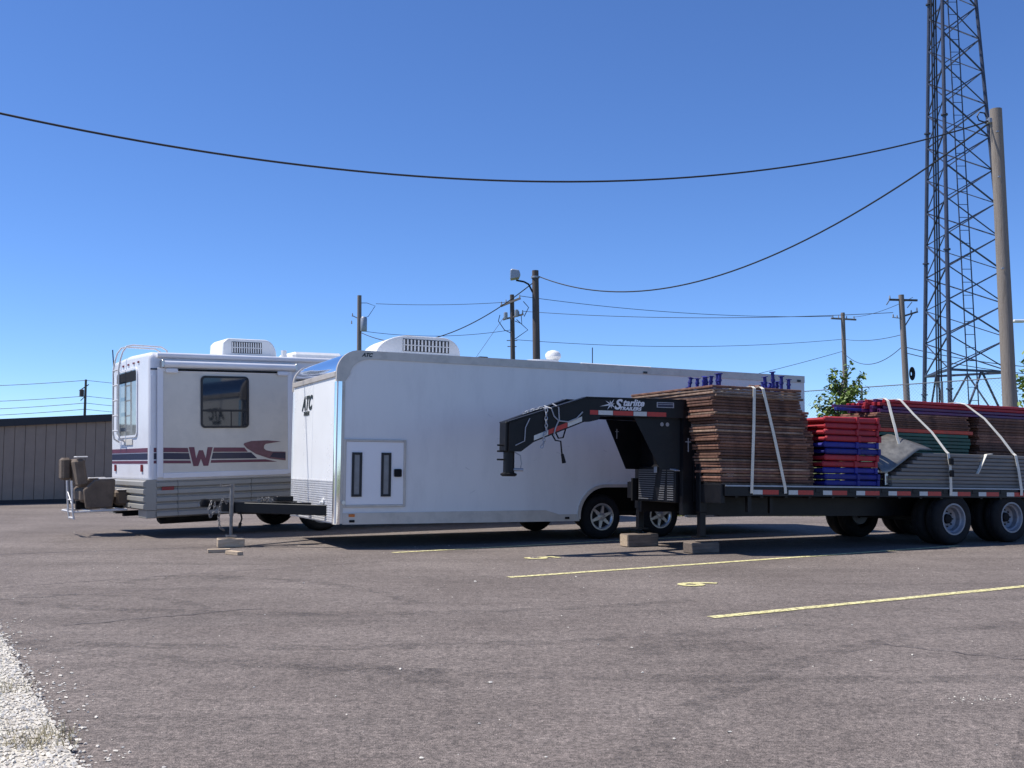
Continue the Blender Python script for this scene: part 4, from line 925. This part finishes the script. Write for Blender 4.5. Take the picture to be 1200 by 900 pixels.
# bent grey sheet resting over the plank ends
m = MB(); nu, nv = 12, 8
def sh(u, v):
    x = 2.87 + .98 * u - .06 * v; z = 1.10 + .60 * max(0, min(.58, x - 3.0)) + (.40 - .22 * u) * v + .03 * math.sin(u * 3) * v; y = -1.2 + .58 * v - .06 * math.sin(v * 3.1)
    return (x, y, z)
vs = [sh(i / nu, j / nv) for j in range(nv + 1) for i in range(nu + 1)]
m.add(vs, [(j * (nu + 1) + i, j * (nu + 1) + i + 1, (j + 1) * (nu + 1) + i + 1, (j + 1) * (nu + 1) + i) for j in range(nv) for i in range(nu)])
o = m.build('bent_sheet', M['sheet'], ang=60); sd = o.modifiers.new('thick', 'SOLIDIFY'); sd.thickness = .006
put(o, (0, 0, 0)); tag(o, 'bent grey sheet draped over the ends of the grey planks', 'sheet')
o = put(MB().box(0, .2, -.03, .03, 0, .05, .01).box(.14, .2, -.03, .03, -.18, .0, .01).build('steel_bracket', M['alu']), (2.85, -1.1, DZ + .2)); tag(o, 'bare metal bracket by the ends of the grey planks', 'bracket')
# straps
def strap(pts, wd, lb):
    P = [Vector(p) for p in pts]; vs = []; n = len(P)
    for i, p in enumerate(P):
        d = (P[min(i + 1, n - 1)] - P[max(i - 1, 0)]).normalized()
        s_ = Vector((1, 0, 0)); s_ = (s_ - d * s_.dot(d)).normalized(); t = d.cross(s_).normalized() * .003
        vs += [p - s_ * wd / 2 - t, p + s_ * wd / 2 - t, p + s_ * wd / 2 + t, p - s_ * wd / 2 + t]
    fs = [(4 * i + a, 4 * i + (a + 1) % 4, 4 * i + 4 + (a + 1) % 4, 4 * i + 4 + a) for i in range(n - 1) for a in range(4)] + [(0, 3, 2, 1), (4 * n - 4, 4 * n - 3, 4 * n - 2, 4 * n - 1)]
    o = MB().add(vs, fs).build('cargo_strap', M['strap'], ang=20); put(o, (0, 0, 0)); tag(o, lb, 'strap'); return o
T = TOP1 + .008
strap([(.62, .95, 1.0), (.62, .93, T - .02), (.62, .85, T), (.59, -1.0, T), (.575, -1.17, T), (.57, -1.22, T - .03), (.54, -1.245, 1.7), (.50, -1.25, .86), (.5, -1.245, .78)], .045, 'pale strap hanging almost straight over the tall rusty stack')
strap([(.80, .95, 1.0), (.80, .93, T - .02), (.80, .85, T), (.72, -1.0, T), (.71, -1.17, T), (.715, -1.22, T - .03), (.87, -1.245, 1.6), (1.06, -1.25, .86), (1.07, -1.245, .78)], .045, 'pale strap slanting down over the tall rusty stack')
ZR = zl + .002 + 4 * .0525 + .01
strap([(3.75, .2, ZR), (3.62, -.5, ZR), (3.57, -.62, ZR - .05), (3.5, -.78, 1.9), (3.46, -.86, 1.78), (3.45, -.92, 1.60), (3.45, -.95, 1.52)], .05, 'white strap end hanging over the bent grey sheet')
strap([(4.0, .2, ZR), (3.9, -.5, ZR), (3.86, -.6, ZR - .03), (3.92, -.78, 2.0), (4.06, -1.0, 1.72), (4.15, -1.18, ZP + .03), (4.155, -1.215, ZP - .0), (4.17, -1.235, 1.2), (4.16, -1.25, .86), (4.16, -1.245, .78)], .05, 'white ratchet strap crossing the red rails and the grey planks')
strap([(5.2, .2, ZR), (5.15, -.5, ZR), (5.2, -.62, ZR - .03), (5.36, -.85, 1.98), (5.48, -1.05, 1.68), (5.58, -1.18, ZP + .03), (5.59, -1.215, ZP), (5.62, -1.235, 1.2), (5.66, -1.25, .86), (5.66, -1.245, .78)], .055, 'yellowish strap crossing the long rusty pile and the grey planks')
for x, z in ((4.168, 1.28), (4.17, 1.1)):
    o = put(MB().box(-.04, .04, -.035, .0, -.05, .05, .01).build('ratchet', M['flat_black']), (x, -1.242, z)); tag(o, 'black ratchet buckle on the white strap by the grey planks', 'buckle', 'ratchet buckles')
o = put(MB().bar((0, 0, 0), (.2, 0, .3), .05, .012).bar((.2, 0, .3), (.32, 0, .31), .05, .012).build('loose_strap_end', M['strap']), (4.75, -1.212, 1.1), 0, 0, 0); tag(o, 'short pale strap end lying against the grey planks', 'strap')

# ------------------------------------------------------------------ shed
A0 = Vector((-15.3, 30.3)); dv = Vector((2.4, 2.1)).normalized(); nv_ = Vector((-dv.y, dv.x))
sh_ = empty('storage_shed', (A0.x, A0.y, 0), (0, 0, math.atan2(dv.y, dv.x))); tag(sh_, 'long low tan metal shed with a dark roof edge', 'shed')
zr = lambda x: 2.36 + .078 * x
xL, xR = -14, 9.0
MB().prism([(xL, .1), (xR, .1), (xR, zr(xR)), (xL, zr(xL))], 'y', .03, 7.0).build('wall_core', M['shed'], sh_)
x = xL; pw = .2985
k = 0
while x < xR - .01:
    MB().prism([(x + .006, .12), (x + pw - .010, .12), (x + pw - .010, zr(x + pw) - .0), (x + .006, zr(x))], 'y', .0, .029).build('siding_panel', M['shed'], sh_, ang=0); x += pw
MB().prism([(xL - .2, zr(xL) - .03), (xR + .2, zr(xR) - .03), (xR + .2, zr(xR) + .2), (xL - .2, zr(xL) + .2)], 'y', -.12, 7.2).build('roof', M['shed_dark'], sh_)
MB().box(xL, xR, -.02, 7.02, -.02, .118).build('base_trim', M['shed_dark'], sh_)

# ------------------------------------------------------------------ poles
def pole(name, x, y, ztop, r0, r1, material, lean=(0, 0)):
    zb = terrain(x, y) - .05 if not (-32 < x < 3 and y < 40) else -.02
    o = empty(name, (x, y, 0)); n = 8
    pts = [(lean[0] * (1 - i / n), lean[1], zb + (ztop - zb) * i / n) for i in range(n + 1)]
    MB().path(pts, [r0 + (r1 - r0) * i / n for i in range(n + 1)], 14).build('shaft', material, o)
    return o
def insul(parent, p, h=.22):
    MB().cyl(p, (p[0], p[1], p[2] + h), .05, .03, n=8).build('insulator', M['decal_grey'], parent)
p7 = pole('utility_pole', 11.62, 23.6, 9.70, .168, .138, M['pole'], (.09, 0)); tag(p7, 'thick bare timber pole standing in front of the lattice tower', 'pole')
MB().box(-.2, -.1, -.06, .06, 9.36, 9.48, .01).build('bracket', M['steel'], p7)
MB().path([(-.15, -.03, 9.42), (-.3, -.02, 9.38), (-.42, -.02, 9.42), (-.46, -.02, 9.52), (-.4, -.02, 9.62), (-.28, -.02, 9.6), (-.24, -.02, 9.5)], .018, 6).build('cable_loop', M['wire'], p7)
for z in (9.1, 8.0, 5.8): MB().cyl((-.06, -.19, z), (-.06, -.14, z), .025, n=8).build('bolt', M['steel'], p7)
p3 = pole('light_pole', 1.03, 44, 9.72, .19, .145, M['pole_dark'], (.1, 0)); tag(p3, 'dark timber pole carrying a boxy floodlight on a bent arm', 'pole')
MB().path([(-.12, -.02, 8.75), (-.22, -.03, 8.95), (-.3, -.05, 9.1), (-.5, -.1, 9.2), (-.85, -.15, 9.26)], .04, 8).build('lamp_arm', M['black'], p3)
fl = MB().prism([(-1.1, 9.28), (-.72, 9.34), (-.66, 9.5), (-.72, 9.68), (-1.02, 9.74), (-1.1, 9.7)], 'y', -.35, .12).build('floodlight', M['steel'], p3, bevel=.03)
MB().prism([(-1.115, 9.34), (-1.105, 9.34), (-1.105, 9.66), (-1.115, 9.66)], 'y', -.3, .07).build('lens', M['acwhite'], fl)
MB().lathe([(.16, -.04), (.19, -.04), (.19, .04), (.16, .04)], (.0, 0, 9.42), 'z', 14, closed=True).build('band', M['steel'], p3)
p1 = pole('utility_pole', -10.1, 66, 12.3, .19, .14, M['pole_grey'], (.08, 0)); tag(p1, 'slim grey pole with a single transformer behind the motorhome', 'pole')
MB().lathe([(.001, 0), (.2, 0), (.22, .05), (.22, .85), (.16, .95), (.001, .97)], (.32, -.1, 9.9), 'z', 14).build('transformer', M['steel'], p1)
MB().bar((-.45, 0, 10.95), (.3, 0, 10.6), .06, .06).build('bracket', M['steel'], p1); insul(p1, (-.45, 0, 10.9)); insul(p1, (-.5, 0, 10.4))
MB().path([(.1, 0, 11.8), (.5, 0, 11.8), (1.05, 0, 11.6), (.6, 0, 10.9), (.15, 0, 10.75)], .02, 5).build('jumper_wire', M['wire'], p1)
p2 = pole('utility_pole', .0, 66, 12.35, .19, .14, M['pole_dark'], (.15, 0)); tag(p2, 'dark pole with tangled crossarms and jumper wires above the white trailer', 'pole')
MB().bar((-.75, .1, 11.6), (.55, -.4, 12.05), .12, .12).build('crossarm', M['pole_grey'], p2)
MB().bar((-.6, .1, 10.7), (.75, -.3, 11.0), .1, .1).build('crossarm', M['pole_grey'], p2)
for q in ((-.7, .1, 11.68), (-.4, 0, 11.8), (.5, -.35, 12.08), (.7, -.3, 11.05), (.45, -.2, 11.0), (-.5, .05, 10.8)): insul(p2, q)
for q in ((-.42, -.05, 10.7), (.3, -.2, 10.85)): MB().lathe([(.001, 0), (.12, 0), (.13, .04), (.13, .45), (.001, .5)], q, 'z', 10).build('cutout', M['steel'], p2)
for pts in ([(-.8, 0, 11.0), (-.9, 0, 10.6), (-.5, 0, 10.0), (-.1, -.1, 9.8)], [(.3, 0, 10.7), (1.05, 0, 10.0), (.2, 0, 9.4)], [(.6, -.2, 11.0), (.65, 0, 10.4), (.2, 0, 10.6)], [(.75, 0, 11.9), (1.1, 0, 11.5), (.8, 0, 10.9)]): MB().path(pts, .028, 5).build('jumper_wire', M['wire'], p2)
MB().cyl((-.35, 0, 9.3), (.35, 0, 9.3), .03, n=6).build('bolt_bar', M['steel'], p2); MB().cyl((-.3, 0, 8.9), (.3, 0, 8.9), .03, n=6).build('bolt_bar', M['steel'], p2)
p4 = pole('utility_pole', 24.85, 75, 12.5, .2, .15, M['pole_grey'], (.1, 0)); tag(p4, 'distant grey pole with one crossarm behind the leafy young tree', 'pole')
MB().bar((-.95, -.2, 12.05), (1.05, .2, 12.0), .12, .12).build('crossarm', M['pole_grey'], p4)
for x in (-.8, -.35, .3, .9): insul(p4, (x, x * .2, 12.06))
p5 = pole('utility_pole', 20.3, 52, 9.98, .18, .14, M['pole_grey'], (.2, 0)); tag(p5, 'grey pole with two crossarms and a coil of cable beside the tower', 'pole')
MB().bar((-.65, -.05, 9.72), (.85, .05, 9.70), .1, .1).build('crossarm', M['pole_dark'], p5)
MB().bar((.05, -.05, 8.85), (.85, .05, 9.1), .09, .09).build('crossarm', M['pole_dark'], p5); MB().bar((.12, 0, 8.3), (.55, 0, 8.98), .05, .05).build('brace', M['pole_dark'], p5)
MB().bar((-.65, -.05, 9.68), (-.8, -.05, 9.45), .05, .05).build('brace', M['steel'], p5); MB().bar((.55, 0, 9.6), (.3, 0, 9.3), .04, .04).build('brace', M['steel'], p5)
for q in ((-.6, 0, 9.78), (-.45, 0, 8.8), (.8, 0, 9.15), (.5, 0, 9.02), (-.25, 0, 8.75)): insul(p5, q, .16)
MB().bar((-.5, 0, 8.8), (-.05, 0, 8.75), .04, .04).build('bracket', M['steel'], p5)
m = MB()
for k in range(5): m.path([(.42 + .05 * k * 0 + (.10 + .035 * k) * math.cos(t) * .55, 0.05 - .03 * k, 5.85 + (.13 + .05 * k) * math.sin(t)) for t in [i * math.pi / 10 for i in range(21)]], .03, 6)
m.build('cable_coil', M['wire'], p5)
p6 = pole('utility_pole', -55.2, 130, 12.05, .2, .14, M['pole_dark']); tag(p6, 'tiny distant pole with a transformer above the tan shed roof', 'pole')
MB().lathe([(.001, 0), (.28, 0), (.28, .9), (.001, 1)], (-.4, -.2, 9.8), 'z', 10).build('transformer', M['pole_dark'], p6); MB().bar((-.8, 0, 10.6), (.4, 0, 11.4), .1, .1).build('bracket', M['pole_dark'], p6); MB().bar((-.6, 0, 9.3), (0, 0, 9.9), .08, .08).build('bracket', M['pole_dark'], p6)
stl = pole('street_lamp', 22.6, 40, 6.6, .09, .06, M['steel']); tag(stl, 'slim steel street lamp with its arm reaching towards the tower', 'lamp')
MB().path([(0, 0, 6.4), (-.4, 0, 6.62), (-1.2, 0, 6.8), (-2.2, 0, 6.88)], .035, 8).build('lamp_arm', M['steel'], stl); MB().box(-2.55, -2.1, -.12, .12, 6.84, 6.95, .03).build('lamp_head', M['acwhite'], stl)
MB().path([(0, 0, 5.6), (-.6, 0, 6.2), (-1.3, 0, 6.78)], .02, 6).build('arm_stay', M['steel'], stl)

# ------------------------------------------------------------------ overhead wires
def wire(P, Q, sag, r, lb, n=40, grp='overhead wires', ends=None):
    P = Vector(P); Q = Vector(Q)
    pts = [P.lerp(Q, i / n) - Vector((0, 0, sag * 4 * (i / n) * (1 - i / n))) for i in range(n + 1)]
    o = MB().path(pts, r, 6).build('overhead_wire', M['wire']); tag(o, lb, 'wire', None); return o
WIRES = []
pL = pole('utility_pole', -17.12, 11.0, 9.0, .17, .14, M['pole']); tag(pL, 'timber pole carrying the near end of the long twisted cable', 'pole')
wire((11.48, 23.6, 9.42), (-17.1, 11.0, 8.81), 2.78, .018, 'thick twisted cable sagging right across the open sky', 80)
wire((11.5, 23.6, 9.40), (1.2, 44, 9.45), 2.04, .024, 'black cable sagging from the floodlight pole to the thick bare pole')
wire((.9, 44, 9.15), (-10, 66, 9.84), 1.47, .026, 'black cable drooping from the floodlight pole to the transformer pole')
wire((-9.0, 66, 11.75), (-.4, 66, 11.85), .12, .016, 'thin high wire between the transformer pole and the tangled crossarms')
wire((-10, 66, 9.95), (-.1, 66, 10.0), .38, .016, 'thin low wire between the transformer pole and the tangled crossarms')
wire((.55, 65.6, 12.2), (24.05, 74.8, 12.2), .45, .018, 'upper thin wire from the tangled crossarms to the distant crossarm pole')
wire((.75, 65.7, 11.2), (19.85, 52, 9.05), .35, .016, 'thin wire from the tangled lower crossarm to the coil pole')
wire((.3, 66, 9.35), (24.8, 75, 10.5), .5, .016, 'low thin wire from the tangled pole to the distant crossarm pole')
wire((24.9, 75, 10.5), (20.3, 52, 7.9), .2, .016, 'low thin wire from the distant crossarm pole to the coil pole')
wire((25.7, 75.2, 12.2), (20.9, 52, 9.85), .2, .014, 'upper thin wire from the distant crossarm pole to the coil pole')
wire((20.25, 52, 7.25), (24.8, 75, 9.5), .9, .02, 'slack cable from the coil pole to the distant crossarm pole')
wire((24.8, 75, 9.6), (1.0, 70, 4.6), .5, .018, 'slanting cable running down behind the tall rusty stack')
wire((20.4, 52, 7.25), (30, 46, 5.6), .5, .02, 'slack cable leaving the coil pole behind the tower legs')
wire((20.4, 52, 6.95), (30, 46, 5.2), .5, .02, 'lower slack cable leaving the coil pole behind the tower legs')
for i, (za, zb, lb) in enumerate(((11.95, 11.3, 'highest'), (9.9, 9.4, 'second highest'), (9.0, 8.2, 'third highest'), (8.2, 7.4, 'lowest'))):
    wire((-55.2, 130, za), (-95, 125, zb), .8, .035, 'distant %s thin wire over the tan shed to the left of the tiny pole' % lb if False else 'distant %s thin wire above the tan shed leading away from the motorhome' % lb)
    wire((-55.2, 130, za), (-20, 135, za - .3), .9, .03, 'distant %s thin wire from the tiny pole towards the motorhome ladder' % lb)
wire((-.5, 66, 10.9), (-5.5, 62, 3.0), 0, .014, 'thin guy wire slanting down from the tangled crossarms')

# ------------------------------------------------------------------ lattice tower
tw = empty('lattice_tower', (0, 0, 0)); tag(tw, 'tall three legged steel lattice tower behind the thick bare pole', 'tower')
zb = 1.35; base_ = [Vector((19.48, 47.5, 0)), Vector((19.0, 43.6, 0)), Vector((22.6, 45.1, 0))]
cen = sum(base_, Vector()) / 3
def leg(i, z):
    k = 1.0 - (z - 4) * .0251; p = cen + (base_[i] - cen) * k; return Vector((p.x, p.y, z))
ZTOP = 38
for i in range(3):
    m = MB().cyl(leg(i, zb), leg(i, ZTOP), .10, .06, n=10)
    z = zb + 3.1
    while z < ZTOP: m.cyl(leg(i, z - .03), leg(i, z + .03), .15, n=10); z += 6.2
    m.build('leg', M['tower'], tw)
bay = 3.1
for i, j in ((0, 1), (1, 2), (2, 0)):
    z = 5.3; fl_ = 0
    while z + bay < ZTOP:
        MB().bar(leg(i, z), leg(j, z + bay / 2), .055, .055).build('brace', M['tower'], tw)
        MB().bar(leg(j, z + bay / 2), leg(i, z + bay), .055, .055).build('brace', M['tower'], tw)
        MB().bar(leg(j, z), leg(i, z + bay / 2), .04, .04).build('brace', M['tower'], tw)
        MB().bar(leg(i, z + bay / 2), leg(j, z + bay), .04, .04).build('brace', M['tower'], tw)
        z += bay
    MB().bar(leg(i, 5.3), leg(j, 5.3), .1, .1).build('strut', M['tower'], tw)
    mid_ = (leg(i, 5.3) + leg(j, 5.3)) / 2
    MB().bar(leg(i, zb + .3), mid_, .07, .07).build('brace', M['tower'], tw); MB().bar(leg(j, zb + .3), mid_, .07, .07).build('brace', M['tower'], tw)
# climbing ladder and cable run
la = cen.lerp(base_[2], .12)
m = MB(); t2 = lambda z: Vector((la.x, la.y, z))
for dx in (-.22, .22): m.cyl((la.x + dx + .25, la.y, zb), (cen.x + dx * .9 - .1, cen.y, ZTOP), .028, n=6)
lo_ = m.build('ladder', M['tower'], tw)
z = zb + .3
while z < ZTOP:
    k = (z - zb) / (ZTOP - zb); x = (la.x + .25) * (1 - k) + (cen.x - .1) * k; y = la.y * (1 - k) + cen.y * k
    MB().cyl((x - .22, y, z), (x + .22, y, z), .016, n=5).build('rung', M['tower'], lo_); z += .6
m = MB()
for d in (-.1, 0, .1): m.cyl(leg(1, zb) + Vector((-.32 + d, .35, 0)), leg(1, ZTOP) + Vector((-.22 + d, .3, 0)), .035, n=6)
m.build('cable_run', M['wire'], tw)
for i in range(3):
    p = leg(i, zb); MB().cyl((p.x, p.y, terrain(p.x, p.y) - .1), (p.x, p.y, zb + .02), .35, n=14).build('footing', M['stone'], tw)

# ------------------------------------------------------------------ chain link fence
fa, fb = Vector((8.2, 37.8, 0)), Vector((15.0, 28.8, 0)); fd = (fb - fa); FL = fd.length; fd.normalize()
fe = empty('chain_link_fence', (fa.x, fa.y, 0), (0, 0, math.atan2(fd.y, fd.x))); tag(fe, 'grey chain link fence around the tower on the grass bank', 'fence')
zf = 1.34; FT = 3.73
for k in range(5):
    x = FL * k / 4; p = fa + fd * x; MB().cyl((x, 0, terrain(p.x, p.y) - .1), (x, 0, FT + .02), .03, n=8).build('post', M['fence_steel'], fe)
MB().cyl((0, 0, FT), (FL, 0, FT), .016, n=8).build('top_rail', M['fence_steel'], fe)
m = MB(); hh = FT - zf - .06; sp = .11; k = -int(hh / sp) - 1
while k * sp < FL:
    for s_ in (1, -1):
        x0 = k * sp; a, b_ = (x0, x0 + hh) if s_ > 0 else (x0 + hh, x0)
        z0, z1 = zf + .05, FT
        def clip(x, xa, za, xb, zb_): return za + (x - xa) / (xb - xa) * (zb_ - za)
        P0, P1 = [a, z0], [b_, z1]
        lo, hi = 0.0, 1.0
        for t_ in (0,):
            dx = P1[0] - P0[0]
            t0, t1 = (0 - P0[0]) / dx, (FL - P0[0]) / dx
            lo = max(lo, min(t0, t1)); hi = min(hi, max(t0, t1))
        if hi > lo:
            q0 = (P0[0] + dx * lo, .004 * s_, P0[1] + hh * lo); q1 = (P0[0] + dx * hi, .004 * s_, P0[1] + hh * hi)
            m.cyl(q0, q1, .0022, n=3, caps=False)
    k += 1
tag(m.build('mesh', M['steel'], fe, ang=0), kind='stuff')

# ------------------------------------------------------------------ trees
def tree(x, y, zc, rx, rz, h0, nb, nl, ls, lb, seed):
    rs = random.Random(seed); zg = terrain(x, y) - .03
    o = empty('young_tree', (x, y, 0)); tag(o, lb, 'tree')
    m = MB(); m.path([(0, 0, zg), (.02, .01, zg + (zc - zg) * .4), (-.02, .02, zc), (.03, 0, zc + rz * .8)], [.06, .05, .035, .01], 8)
    m.build('trunk', M['bark'], o)
    tips = []; bmb = MB()
    for k in range(nb):
        a = rs.uniform(0, 6.28); el = rs.uniform(-.2, 1.25); L = rs.uniform(.65, 1.05)
        s0 = Vector((0, 0, zc + rs.uniform(-.55, .5) * rz)); d = Vector((math.cos(a) * math.cos(el), math.sin(a) * math.cos(el), math.sin(el)))
        e = s0 + Vector((d.x * rx, d.y * rx, d.z * rz)) * L; mid = s0.lerp(e, .5) + Vector((0, 0, -.05 * rz))
        bmb.path([s0, mid, e], [.02, .013, .005], 5)
        for t in range(3): tips.append((s0.lerp(e, .45 + .27 * t), .5 + .25 * t))
    bmb.build('limbs', M['bark'], o)
    lm = MB()
    for k in range(nl):
        c, sc = rs.choice(tips); p = c + Vector((rs.gauss(0, .11 * rx), rs.gauss(0, .11 * rx), rs.gauss(0, .09 * rz)))
        q = Euler((rs.uniform(-.9, .9), rs.uniform(-.9, .9), rs.uniform(0, 6.28))).to_matrix(); s_ = ls * rs.uniform(.6, 1.3)
        vs = [p + q @ Vector(v) * s_ for v in ((-.5, 0, 0), (-.1, .3, .06), (.5, 0, 0), (-.1, -.3, .06), )]
        lm.add(vs, [(0, 1, 2), (0, 2, 3)])
    tag(lm.build('crown', M['leaf'], o, ang=0), kind='stuff')
tree(8.85, 27, 2.78, .66, .80, 0, 32, 1500, .14, 'small leafy green tree between the rusty stack and the fence', 4)
tree(14.6, 27.2, 2.6, 1.35, 1.5, 0, 40, 3600, .17, 'larger leafy green tree beside the thick bare pole', 9)
for o in COL.objects:
    if o.type == 'MESH' and o.parent is None and 'label' not in o: print('NOLABEL', o.name)
print('objects', len(COL.objects), 'tris', sum(len(p.vertices) - 2 for me in bpy.data.meshes for p in me.polygons))
